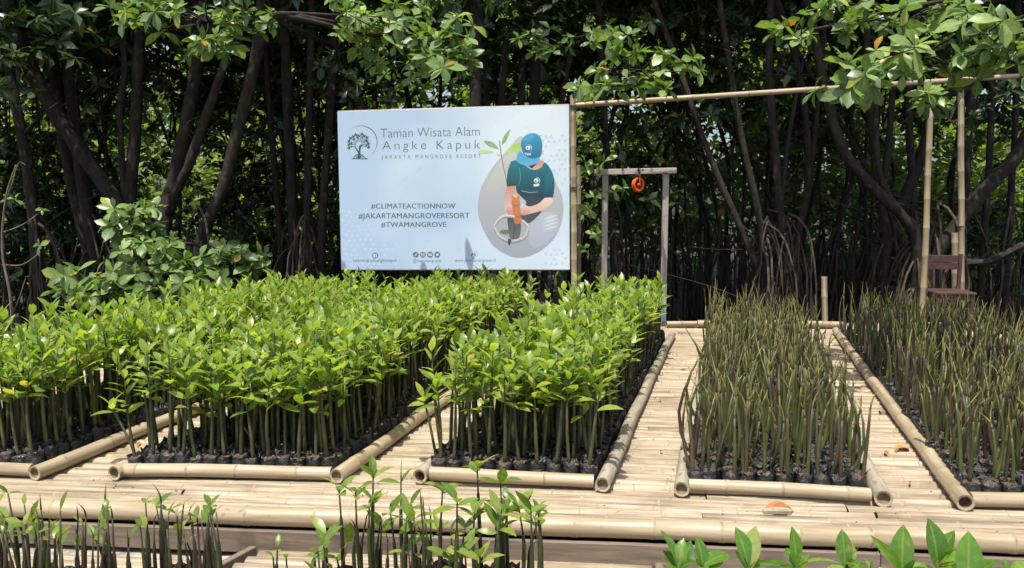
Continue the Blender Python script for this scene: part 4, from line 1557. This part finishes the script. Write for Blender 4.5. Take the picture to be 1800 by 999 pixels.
# arms and hands
shape([(248, 432), (228, 490), (226, 560), (234, 606), (255, 640), (286, 622), (276, 560), (282, 500), (304, 432)], SKIN2, (.82, .6, .55))
shape([(236, 596), (248, 578), (280, 578), (290, 605), (282, 632), (255, 642)], (.75, .38, .33), (.66, .26, .24))
for i in range(4):
    shape(stroke([(240 + i * 4, 600 + i * 9), (285, 600 + i * 9)], 2), (.5, .2, .17), None, False)
shape([(508, 512), (562, 512), (556, 555), (490, 600), (415, 622), (352, 632), (334, 600), (345, 568), (410, 572), (470, 548)], (.85, .64, .58), SKIN)
shape([(334, 578), (350, 560), (400, 575), (405, 610), (372, 634), (342, 628)], (.85, .62, .55), SKIN2)
for i in range(3):
    shape(stroke([(334, 588 + i * 12), (378, 592 + i * 11)], 2), (.55, .25, .2), None, False)
# head: cap with its peak
shape([(474, 186), (497, 176), (494, 204), (476, 216)], SKIN)
shape([(342, 150), (348, 105), (378, 70), (420, 57), (462, 68), (488, 108), (491, 170), (474, 226), (424, 236), (370, 218)], (.06, .33, .56), (.02, .15, .3))
shape([(350, 108), (378, 72), (420, 58), (430, 90), (395, 130), (360, 140)], (.1, .42, .66), (.05, .27, .46))
shape([(334, 180), (372, 216), (424, 236), (472, 228), (458, 266), (404, 290), (346, 276), (310, 250), (316, 216)], (.08, .36, .58), (.12, .46, .7))
shape([(398, 288), (440, 276), (456, 268), (420, 302)], (.03, .03, .04))
for s in ((392, 160, 1.0), (450, 390, 1.0)):
    disc(s[0], s[1], 17, 15, (.75, .78, .8))
    shape(arc_stroke(s[0], s[1] + 2, 25, -100, 60, 4, 14), (.8, .82, .84), None, False)
    disc(s[0] - 4, s[1] + 4, 7, 5, (.1, .25, .33))
shape([(368, 196), (382, 196), (382, 200), (377, 200), (377, 212), (373, 212), (373, 200), (368, 200)], (.8, .82, .84), None, False)
shape([(384, 196), (387, 207), (390, 198), (393, 207), (396, 196), (399, 196), (395, 213), (391, 213), (390, 206), (388, 213), (385, 213), (381, 196)], (.8, .82, .84), None, False)
shape([(398, 213), (404, 196), (408, 196), (413, 213), (409, 213), (408, 208), (403, 208), (402, 213)], (.8, .82, .84), None, False)
shape([(432, 415), (468, 412), (468, 428), (432, 431)], (.72, .76, .78))
# bamboo pot and the woven ring
shape([(276, 496), (300, 478), (328, 490), (336, 580), (344, 680), (322, 695), (296, 686), (284, 590)], (.62, .25, .1), (.52, .19, .08))
shape([(280, 492), (302, 480), (326, 490), (304, 512)], (.75, .48, .3))
shape(stroke([(283, 560), (310, 568), (334, 556)], 6), (.36, .12, .05), None, False)
shape(stroke([(290, 640), (315, 646), (341, 636)], 6), (.36, .12, .05), None, False)
ringp = smooth_path(np.array([(296, 640), (215, 640), (160, 700), (178, 762), (240, 806), (318, 808), (378, 770), (390, 710), (352, 668)]), 5)
shape(stroke(ringp, 15, 15), (.66, .66, .64), (.55, .55, .55), False)
shape(stroke(ringp * np.array((1.01, 1.01)) + np.array((-2, 6)), 6, 5), (.36, .35, .33), None, False)
for i in range(0, len(ringp) - 1, 3):
    shape(stroke([ringp[i] + (-6, -7), ringp[i] + (6, 7)], 3), (.8, .8, .78), None, False)
shape([(250, 800), (275, 806), (258, 846)], (.05, .05, .05))
shape(stroke(smooth_path(np.array([(290, 800), (296, 740), (300, 700)]), 4), 7, 5), (.08, .08, .07), None, False)
pic = build('printed_picture', g, M_PRINT, sign, False)
ca = pic.data.color_attributes.new('ink', 'FLOAT_COLOR', 'POINT')
ca.data.foreach_set('color', np.array(ink, np.float32).ravel())

#@@FOREST
# ------------------------------------------------------------------ the mangrove wood behind
MUD = -0.74


def rosette(seed, L=.15, n=9, seg=3):
    """a whorl of blunt leaves at a twig's end, its axis up"""
    rs = random.Random(seed)
    g = Geo()
    az = rs.uniform(0, 6.28)
    for i in range(n):
        f = i / (n - 1)
        lf = leaf(1, rs.uniform(.44, .56), rs.uniform(.56, .64), seg, rs.uniform(.1, .8), rs.uniform(.1, .3))
        pitch = R(rs.uniform(-40, 14) + 62 * f ** 1.6)
        place_leaf(g, lf, (0, 0, .012 * i / n), az, pitch, rs.gauss(0, .3), L * rs.uniform(.75, 1.1) * (1 - .4 * f ** 2))
        az += 2.4 + rs.gauss(0, .25)
    return g


ROS = [rosette(i, .19, 6 + i % 5, 4) for i in range(12)]
ROS_LOW = [rosette(50 + i, .17, 8, 2) for i in range(5)]


def ros_frames(n, tilt, out=None, k=.5):
    """n rotations: axes near up, tilted at random and towards OUT (n,3)"""
    ax = rng.normal(0, tilt, (n, 3)) + np.array((0, 0, 1.0))
    if out is not None:
        ax = ax + out * k
    ax /= np.linalg.norm(ax, axis=1)[:, None]
    t = rng.normal(0, 1, (n, 3))
    x = np.cross(t, ax)
    x /= np.linalg.norm(x, axis=1)[:, None]
    y = np.cross(ax, x)
    return np.stack([x, y, ax], 2)


def scatter_ros(g, src, P, tilt, out=None, k=.5, s=(.8, 1.2)):
    P = np.asarray(P)
    if len(P) == 0:
        return
    Rs = ros_frames(len(P), tilt, out, k) * rng.uniform(*s, len(P))[:, None, None]
    pick = rng.integers(0, len(src), len(P))
    for v in range(len(src)):
        m = pick == v
        g.scatter(src[v], Rs[m], P[m])


def blob_points(n, rx, ry, rz, clumps, spread):
    c = rng.normal(0, 1, (clumps, 3))
    c /= np.linalg.norm(c, axis=1)[:, None]
    c *= rng.uniform(.25, 1, (clumps, 1)) ** .5
    p = c[rng.integers(0, clumps, n)] + rng.normal(0, spread, (n, 3))
    return p * np.array((rx, ry, rz))


CROWNS, BUSHES = [], []
for i in range(4):
    g = Geo()
    P = blob_points(420, 1.7, 1.6, .75, 26, .24)
    scatter_ros(g, ROS_LOW, P, .45, P / 2.2, .6, (1.0, 1.6))
    CROWNS.append(g.mesh('crown', M_SHADE_LEAF))
for i in range(4):
    g = Geo()
    P = blob_points(230, .95, .8, 1.25, 16, .26)
    scatter_ros(g, ROS_LOW, P, .5, P, .5, (.75, 1.15))
    BUSHES.append(g.mesh('crown', M_SHADE_LEAF))


def root_path(b, az, reach, hgt, zg=MUD):
    """a stilt root from b out and steeply down to the mud"""
    t = np.linspace(0, 1, 9)
    o = np.array((math.cos(az), math.sin(az), 0))
    h = b[2] - zg
    rr = reach * (1 - (1 - t) ** random.uniform(1.6, 3.0))
    dz = hgt * np.sin(t * math.pi) * .12 - h * t ** random.uniform(1.1, 1.7)
    return np.array(b)[None] + o[None] * rr[:, None] + np.stack([np.zeros(9), np.zeros(9), dz], 1) + rng.normal(0, .018, (9, 3)) * np.linspace(0, 1, 9)[:, None]


def add_roots(t, base, n, reach, z0, z1, r=(.008, .018), mesh_only=False):
    for i in range(n):
        az = random.uniform(0, 6.28)
        zb = random.uniform(z0, z1)
        g = Geo()
        P = root_path((0, 0, zb - base[2]), az, random.uniform(.1, .5) * reach * (.3 + .5 * (zb - MUD)), random.uniform(.1, .5), MUD - base[2])
        tube(g, P, np.linspace(random.uniform(*r) * 1.3, random.uniform(*r) * .8, 9), 6)
        for _b in range(random.choice((0, 1, 1, 2))):
            k = random.randint(2, 6)
            o = np.array((math.cos(az + random.gauss(0, 1)), math.sin(az + random.gauss(0, 1)), 0)) * random.uniform(.03, .22)
            q_ = P[k]
            t_ = np.linspace(0, 1, 6)[:, None]
            PP = q_ + o * t_ ** .8 + np.array((0, 0, 1.0)) * (MUD - base[2] - q_[2]) * t_ ** 1.5
            tube(g, PP, np.linspace(.013, .009, 6), 5)
        build('stilt_root', g, M_ROOT, t)


def tree(label, stems, depth, roots=7, crown=True, sprays=(), crown_at=None, group=None, name='mangrove_tree', twigs=9, root_reach=.95, root_z=None, crown_scale=1.0, lmat=None, cat='tree', top_z=6.0, via=None):
    """stems: [(photo path from top to bottom, width at the top, width at the bottom, depth shift)]"""
    p0 = deep(*stems[0][0][-1], depth) if stems else crown_at
    base = np.array((p0[0], p0[1], MUD))
    t = thing(name, label, cat, base, (0, 0, 0), group)
    g, cg = Geo(), Geo()
    tops, allp = [], []
    for path, w0, w1, dy in stems:
        k = len(path)
        P = [deep(x, y, depth + dy * (1 - i / max(1, k - 1))) for i, (x, y) in enumerate(path)]
        if path[0][1] <= 20:
            d = P[0] - P[1]
            d = d / np.linalg.norm(d)
            d = d * .6 + Z0 * .4
            while P[0][2] < top_z:
                P.insert(0, P[0] + d * .7 + rng.normal(0, .05, 3))
        r0, r1 = w0 * .34 / FPX * depth, w1 * .35 / FPX * depth
        if P[-1][2] < 1.2 and dy != 99:
            P.append(np.array((P[-1][0] + random.gauss(0, .05), P[-1][1], MUD - .1)))
        PP = smooth_path(np.array(P) - base, 5)
        r = np.linspace(r0, r1, len(PP)) * (1 + rng.normal(0, .035, len(PP)))
        tube(g, PP, r, 10, 0, True, .05)
        tops.append(PP[0])
        allp += list(PP)
        for i in range(twigs):
            a = PP[random.randrange(len(PP))]
            if a[2] < .4:
                continue
            e = a + np.array((random.gauss(0, .7), random.gauss(.25, .3), random.uniform(-.2, .9)))
            mm = (a + e) / 2 + rng.normal(0, .12, 3)
            tube(g, smooth_path([a, mm, e], 5), np.linspace(random.uniform(.006, .016), .003, 11), 5)
    for (px, py, rx, ry, d, n, tilt, s) in sprays:
        c = deep(px, py, d) - base
        rxm, rzm = rx / FPX * d, ry / FPX * d
        u = rng.uniform(-1, 1, (n * 3, 2))
        u = u[(u ** 2).sum(1) < 1][:n]
        P = c + np.stack([u[:, 0] * rxm, rng.normal(0, .22, len(u)), u[:, 1] * rzm], 1)
        out = (P - c) / np.array((rxm, .4, rzm)) * np.array((.5, .3, .3)) + np.array((0, -.6, 0))
        scatter_ros(cg, ROS, P, .42, out, .75, (.7 * s, 1.1 * s))
        hub = c + np.array((0, .25, rzm * .2))
        if tops:
            near = min(allp, key=lambda q_: abs(q_[2] - hub[2] - .5) + .3 * abs(q_[0] - hub[0]))
        if tops:
            mid = (near + hub) / 2 + np.array((0, 0, .15)) if via is None else deep(*via) - base
            tube(g, smooth_path([near, mid, hub], 6), np.linspace(.035, .014, 13), 7)
        for p in P:
            m_ = (p + hub) / 2 + rng.normal(0, .05, 3) - Z0 * .03
            tube(g, smooth_path([hub, m_, p - Z0 * .01], 3), np.linspace(.009, .004, 7), 5)
    if g.n:
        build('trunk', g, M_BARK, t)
    if cg.n:
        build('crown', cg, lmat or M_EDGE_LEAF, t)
    if crown:
        c_at = (tops[0] + np.array((0, 1.0 if -3.1 < base[0] < 1.4 else (.5 if depth > 11.3 else .0), .2))) if crown_at is None else np.array(crown_at) - base
        o = link('crown' if not cg.n else 'upper_crown', random.choice(CROWNS), t, c_at, (0, 0, random.uniform(0, 6.28)))
        o.scale = (crown_scale,) * 3
    if roots:
        roots = int(roots * 2)
        z0, z1 = root_z or (0, 1.5)
        add_roots(t, base, roots, root_reach, z0, z1)
    return t


YT = 10.6
tree('dark mangrove trunk leaning diagonally across two upright stems to a forked foot', [([(14, 0), (52, 115), (95, 195), (145, 270), (212, 368), (228, 420)], 34, 38, 0)], YT, 9)
tree('mangrove with two upright stems crossed by the diagonal leaning trunk', [([(82, 0), (100, 150), (122, 300), (158, 470)], 22, 30, .2), ([(104, 0), (124, 150), (142, 300), (168, 470)], 24, 34, 0)], YT + .4, 9)
tree('mangrove forking into a thin and a thick stem beside the diagonal leaning trunk', [([(245, 10), (243, 120), (236, 250), (226, 380), (222, 450)], 22, 32, 0), ([(210, 5), (219, 120), (211, 200), (218, 340), (224, 400)], 13, 17, -.1)], YT + .1, 8)
tree('thick bending mangrove with a sunlit leafy bough, nearer the outer bed', [([(352, 20), (346, 110), (326, 230), (302, 330), (288, 400)], 26, 38, .3), ([(405, 80), (370, 185), (336, 280), (306, 345), (295, 375)], 20, 26, -.4)], YT - .1, 8,
     sprays=[(350, 40, 125, 50, 8.8, 26, .3, 1.25), (435, 35, 45, 45, 8.6, 10, .3, 1.3), (240, 12, 60, 22, 9, 6, .3, 1.2)])
tree('single mangrove stem leaning towards the sign above the low leafy shrub', [([(458, 10), (452, 90), (424, 210), (392, 330), (350, 450)], 20, 32, 0)], YT - .4, 7)
tree('slim straight mangrove stem between the leaning stem and the sign', [([(500, 0), (506, 200), (516, 420)], 22, 26, 0)], YT + .5, 6)
tree('slim mangrove stem crossing behind the leaning stem', [([(466, 60), (474, 190), (492, 420)], 13, 17, 0)], YT + .9, 5)
tree('pair of upright mangrove stems beside the sign, their bough hanging above it', [([(547, 0), (545, 150), (540, 430)], 16, 20, 0), ([(588, 20), (580, 200), (565, 430)], 20, 22, .3)], YT + .3, 6, via=(485, 25, 8.3),
     sprays=[(720, 70, 115, 60, 8.1, 50, .3, 1.1), (640, 30, 60, 45, 8.15, 14, .3, 1.1), (775, 95, 55, 40, 8.0, 14, .3, 1.2)])
tree('outermost mangrove trunk with dark drooping leaves beside the bare pale twig', [([(5, 60), (22, 150), (48, 300), (62, 430)], 22, 28, 0)], YT - .2, 9, sprays=[(22, 108, 36, 14, 9.2, 3, .3, 1.2), (28, 165, 42, 22, 9.3, 4, .3, 1.2)], lmat=M_SHADE_LEAF)
tree('thick mangrove trunk rising behind the middle of the sign', [([(838, 0), (836, 190), (832, 430)], 30, 34, 0)], YT - .1, 6)
tree('trunk close beside the thick one behind the sign', [([(852, 0), (856, 190), (850, 430)], 16, 18, 0)], YT + .5, 4, sprays=[(610, 150, 55, 25, 10.3, 8, .3, 1.1), (560, 105, 35, 35, 10.3, 5, .3, 1.1)], lmat=M_SHADE_LEAF)
tree('pair of leaning trunks behind the sign, under small dark leaf whorls', [([(890, 60), (880, 190), (868, 430)], 18, 24, 0), ([(925, 0), (915, 190), (900, 430)], 16, 20, .4)], YT + .2, 5, sprays=[(950, 75, 65, 38, 10.1, 9, .3, 1.1)])
tree('dark trunk next to the yellow sign post', [([(950, 0), (938, 190), (930, 430)], 24, 28, 0), ([(1010, 60), (985, 190), (960, 430)], 14, 22, .4)], YT + .4, 5)
tree('mangrove behind the timber stand with a sunlit bough over the bamboo bar', [([(1050, 0), (1062, 200), (1080, 480)], 14, 20, .2)], YT + .6, 6,
     sprays=[(1135, 125, 85, 40, 8.6, 26, .3, 1.2), (1085, 70, 25, 22, 8.9, 3, .3, 1.2), (1045, 160, 40, 14, 9, 5, .3, 1.1), (1030, 60, 50, 30, 10.1, 7, .3, 1.1)])
tree('mangrove of two thin slanting stems nearest the timber stand', [([(1150, 0), (1190, 110), (1235, 240), (1270, 330), (1310, 420), (1345, 520)], 12, 18, .4), ([(1265, 0), (1285, 130), (1305, 250), (1330, 360), (1340, 450)], 12, 18, 0)], YT, 12, root_reach=1.1)
tree('upright mangrove splitting low down, next to the slanting thin stems', [([(1355, 0), (1352, 130), (1362, 260), (1372, 380), (1380, 480)], 15, 24, 0), ([(1410, 110), (1385, 250), (1374, 350)], 10, 14, .3)], YT + .3, 12, root_reach=1.1)
tree('slim bent mangrove behind the short bamboo stake', [([(1365, 0), (1395, 90), (1415, 200), (1420, 330), (1395, 450)], 14, 20, 0), ([(1450, 20), (1440, 160), (1425, 300)], 9, 13, .2)], YT + .6, 10, root_reach=1.1)
tree('big mangrove limb slanting down to a heap of stilt roots by the chair', [([(1420, 0), (1452, 160), (1480, 260), (1535, 330), (1590, 385), (1612, 440)], 18, 30, 0), ([(1540, 150), (1545, 300), (1590, 390)], 13, 18, .1)], YT - .1, 16, root_reach=1.2, root_z=(0, 1.0))
tree('dark upright forked mangrove between the big limb and the leaning post', [([(1522, 0), (1530, 200), (1545, 350), (1560, 430)], 17, 22, 0), ([(1575, 60), (1565, 220), (1553, 330)], 14, 18, .2)], YT + .3, 11, root_reach=1.1)
tree('twin stemmed mangrove directly behind the leaning bamboo post', [([(1592, 0), (1598, 220), (1606, 400)], 14, 20, 0), ([(1640, 200), (1625, 260), (1590, 350), (1570, 400)], 30, 30, .1)], YT + .5, 10, root_reach=1.0)
tree('crooked mangrove trunk bowing low to the mud behind the chair', [([(1830, 180), (1790, 270), (1735, 330), (1680, 400), (1640, 470)], 34, 34, 0), ([(1800, 430), (1740, 460), (1680, 480)], 18, 22, 0)], YT, 10, root_reach=1.0, crown_at=deep(1830, -200, YT))
tree('mangrove behind the chair with dark leaves drooping beside the tall post', [([(1712, 0), (1705, 200), (1690, 420)], 18, 22, 0), ([(1748, 60), (1742, 220), (1730, 420)], 14, 18, .2)], YT + .4, 8, sprays=[(1688, 215, 40, 28, 9.8, 6, .3, 1.1), (1770, 170, 30, 40, 10.2, 5, .3, 1.1)], lmat=M_SHADE_LEAF)
tree('thin lone mangrove stem above the bowing crooked trunk', [([(1790, 0), (1785, 200), (1772, 430)], 13, 16, 0)], YT + .8, 7)

# the tree at the right whose boughs hang over the deck
tp = np.array((5.4, 6.6, MUD))
t = thing('mangrove_tree', 'mangrove whose bright big leaved boughs hang in front of the bamboo bar', 'tree', tp)
g, cg = Geo(), Geo()
P = smooth_path(np.array([(0, 0, -.1), (-.1, 0, 1.5), (-.2, -.2, 3.2), (-.5, -.5, 4.8), (-.6, -.6, 6)]), 5)
tube(g, P, np.linspace(.15, .09, len(P)), 10, 0, True, .05)
for (px, py, rx, ry, d, n, s) in ((1620, 88, 120, 46, 5.9, 26, 1.08), (1745, 70, 60, 60, 5.6, 14, 1.12), (1505, 130, 50, 36, 5.9, 10, 1.12), (1480, 25, 70, 28, 6.5, 12, 1.1), (1410, 45, 45, 34, 6.8, 8, 1.05), (1600, 25, 110, 26, 6.5, 16, 1.1), (1650, 175, 60, 14, 6.0, 5, 1.0), (1785, 115, 24, 40, 5.4, 6, 1.05)):
    c = deep(px, py, d) - tp
    rxm, rzm = rx / FPX * d, ry / FPX * d
    u = rng.uniform(-1, 1, (n * 3, 2))
    u = u[(u ** 2).sum(1) < 1][:n]
    PP = c + np.stack([u[:, 0] * rxm, rng.normal(0, .25, len(u)), u[:, 1] * rzm], 1)
    out = (PP - c) / np.array((rxm, .5, rzm)) * np.array((.5, .3, .3)) + np.array((-.1, -.6, 0))
    scatter_ros(cg, ROS, PP, .42, out, .65, (.65 * s, 1.1 * s))
    hub = c + np.array((.1, .25, 0))
    tube(g, smooth_path([(-.3, -.3, 4.0), (hub + np.array((-.3, -.3, 4.0))) / 2 + np.array((.2, 0, .1)), hub], 6), np.linspace(.045, .014, 13), 7)
    for p in PP:
        tube(g, smooth_path([hub, (p + hub) / 2 + rng.normal(0, .05, 3), p - Z0 * .01], 3), np.linspace(.009, .004, 7), 5)
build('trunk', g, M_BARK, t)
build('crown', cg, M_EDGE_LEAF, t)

# low shrubs in front of the trunks
tree('leafy mangrove shrub with whorled leaves behind the outermost leafy bed', [([(262, 440), (250, 520)], 8, 12, 0)], 9.7, 0, False,
     [(240, 400, 48, 42, 9.1, 18, .3, 1.2), (170, 505, 55, 34, 8.9, 24, .3, 1.25), (290, 500, 115, 30, 9.0, 44, .3, 1.25), (405, 470, 60, 32, 9.3, 18, .3, 1.2), (258, 364, 24, 10, 9.3, 3, .2, 1.1), (260, 450, 50, 30, 8.9, 18, .3, 1.2)], name='mangrove_shrub', twigs=0, cat='shrub', lmat=M_EDGE_LEAF)
tree('narrow leafy shrub between the sign post and the timber stand', [([(1042, 330), (1045, 540)], 6, 9, 0)], 10.0, 0, False,
     [(1042, 295, 32, 16, 9.9, 4, .3, 1.0), (1038, 400, 26, 60, 9.9, 10, .3, .95), (1075, 330, 25, 15, 10, 3, .3, .9)], name='mangrove_shrub', twigs=3, cat='shrub', lmat=M_EDGE_LEAF)
YW = 8.9
tb = deep(22, 600, YW)
t = thing('mangrove_sapling', 'bare pale twig with a few single leaf whorls behind the outermost bed', 'sapling', tb)
g, cg = Geo(), Geo()
for path, r0, r1 in (([(24, 600), (18, 520), (4, 440), (10, 350), (28, 290)], .02, .006), ([(4, 466), (40, 465), (72, 443)], .008, .004), ([(2, 410), (40, 395), (75, 370)], .008, .004), ([(20, 560), (35, 520), (46, 486)], .006, .003), ([(8, 345), (18, 332), (32, 288), (45, 290)], .006, .003)):
    P = smooth_path(np.array([deep(x, y, YW + random.gauss(0, .03)) for x, y in path]) - tb, 5)
    tube(g, P, np.linspace(r0, r1, len(P)), 6)
build('trunk', g, M_TWIG, t)
for (x, y, s) in ((28, 352, .95), (70, 432, .8), (74, 370, .6), (12, 350, .6)):
    scatter_ros(cg, [rosette(900 + x, .165, 5, 4)], [deep(x, y, YW) - tb], .2, np.array([(0, -.4, 0)]), 1, (s, s))
build('crown', cg, M_EDGE_LEAF, t)

# slim trees deep in the shade
for i in range(46):
    px = -60 + 1930 * (i + random.random()) / 34
    if 250 < px < 420 or px > 1590 and i % 2:
        continue
    d = random.uniform(11.6, 14.2)
    ln = random.gauss(0, 110)
    tree('slim dark mangrove tree added deep in the wood to shade the far foliage', [([(px + ln, 0), (px + ln * .6 + random.gauss(0, 25), 140), (px + ln * .2 + random.gauss(0, 25), 290), (px, 420)], random.uniform(5, 12), random.uniform(8, 17), 0)], d, 5, True, (), None, 'slim trees deep in the shaded wood', twigs=6, root_reach=1.0, crown_scale=random.uniform(1.0, 1.25), top_z=random.uniform(4.8, 6.2))
for i in range(14):  # extra trees, added so that their crowns shade the foliage behind
    px = 1120 + 460 * (i + random.random()) / 14
    tree('slim dark mangrove tree added deep in the wood to shade the far foliage', [([(px + random.gauss(0, 70), 0), (px + random.gauss(0, 30), 170), (px + random.gauss(0, 15), 290), (px, 420)], random.uniform(5, 10), random.uniform(7, 13), 0)],
         random.uniform(13.5, 17.5), 4, True, (), None, 'slim trees deep in the shaded wood', twigs=9, root_reach=1.0, crown_scale=random.uniform(1.3, 1.6), top_z=random.uniform(4.6, 7.5))
# shaded bushes between the trunks
for i, (px, py, d, s) in enumerate(((430, 240, 12.8, 1.0), (290, 110, 12.8, 1.0), (360, 400, 13.2, 1.0), (600, 440, 12.6, 1.0), (120, 380, 12.9, 1.0), (20, 420, 12.6, .9), (1740, 420, 13.2, .9), (60, 330, 12.4, 1.0), (150, 200, 13.2, 1.2), (170, 60, 12.0, 1.1), (520, 300, 12.8, 1.0), (560, 120, 12.4, 1.1), (660, 140, 12.4, 1.1), (480, 430, 13, 1.0), (930, 120, 12.8, 1.0), (1100, 250, 11.8, 1.1), (1200, 160, 12.6, 1.2),
                                      (1300, 80, 12.2, 1.2), (1420, 180, 13, 1.0), (1700, 90, 12.4, 1.2), (10, 180, 12.8, 1.1), (1560, 60, 12.6, 1.1), (400, 130, 13.6, 1.0), (200, 430, 13.2, 1.0), (60, 480, 13.4, .9))):
    p = deep(px, py, d)
    t = thing('mangrove_shrub', 'dark leafy mangrove bush in the shade between the trunks', 'shrub', (p[0], p[1], MUD), (0, 0, 0), 'dark bushes between the trunks')
    o = link('crown', BUSHES[i % 4], t, (0, 0, p[2] - MUD), (0, 0, random.uniform(0, 6.28)))
    o.scale = (s, s, s)
    g = Geo()
    tube(g, smooth_path([(random.gauss(0, .2), 0, -.05), (random.gauss(0, .1), 0, (p[2] - MUD) * .5), (0, 0, p[2] - MUD + .5)], 4), np.linspace(.035, .012, 9), 6)
    for k in range(6):
        e = rng.normal(0, .5, 3) * np.array((s, .6, s)) + np.array((0, 0, p[2] - MUD))
        tube(g, smooth_path([(0, 0, (p[2] - MUD) * .7), e * .6 + np.array((0, 0, (p[2] - MUD) * .35)), e], 3), np.linspace(.012, .004, 7), 5)
    build('trunk', g, M_BARK, t)

# sunlit foliage far behind, one mass
g = Geo()
lf = leaf(.32, .17, .55, 2, .4, .25)
N_FAR = 125000
cl = rng.uniform((-19, 17.6, -.8), (19, 19.8, 9.0), (1300, 3))
cl[:, 1] += (cl[:, 2] + .8) * .65
P = cl[rng.integers(0, 900, N_FAR)] + rng.normal(0, .42, (N_FAR, 3))
a1, a2, a3 = rng.uniform(0, 6.28, N_FAR), rng.normal(.1, .55, N_FAR), rng.normal(0, .5, N_FAR)
ca1, sa1, ca2, sa2, ca3, sa3 = np.cos(a1), np.sin(a1), np.cos(a2), np.sin(a2), np.cos(a3), np.sin(a3)
zr, on = np.zeros(N_FAR), np.ones(N_FAR)
RZ = np.stack([np.stack([ca1, -sa1, zr], 1), np.stack([sa1, ca1, zr], 1), np.stack([zr, zr, on], 1)], 1)
RY = np.stack([np.stack([ca2, zr, sa2], 1), np.stack([zr, on, zr], 1), np.stack([-sa2, zr, ca2], 1)], 1)
RX = np.stack([np.stack([on, zr, zr], 1), np.stack([zr, ca3, -sa3], 1), np.stack([zr, sa3, ca3], 1)], 1)
g.scatter(lf, RZ @ RY @ RX * rng.uniform(.7, 1.2, N_FAR)[:, None, None], P)
tag(build('foliage', g, M_FAR_LEAF), 'sunlit green foliage showing in specks far behind the dark trunks', 'foliage', None, 'stuff')
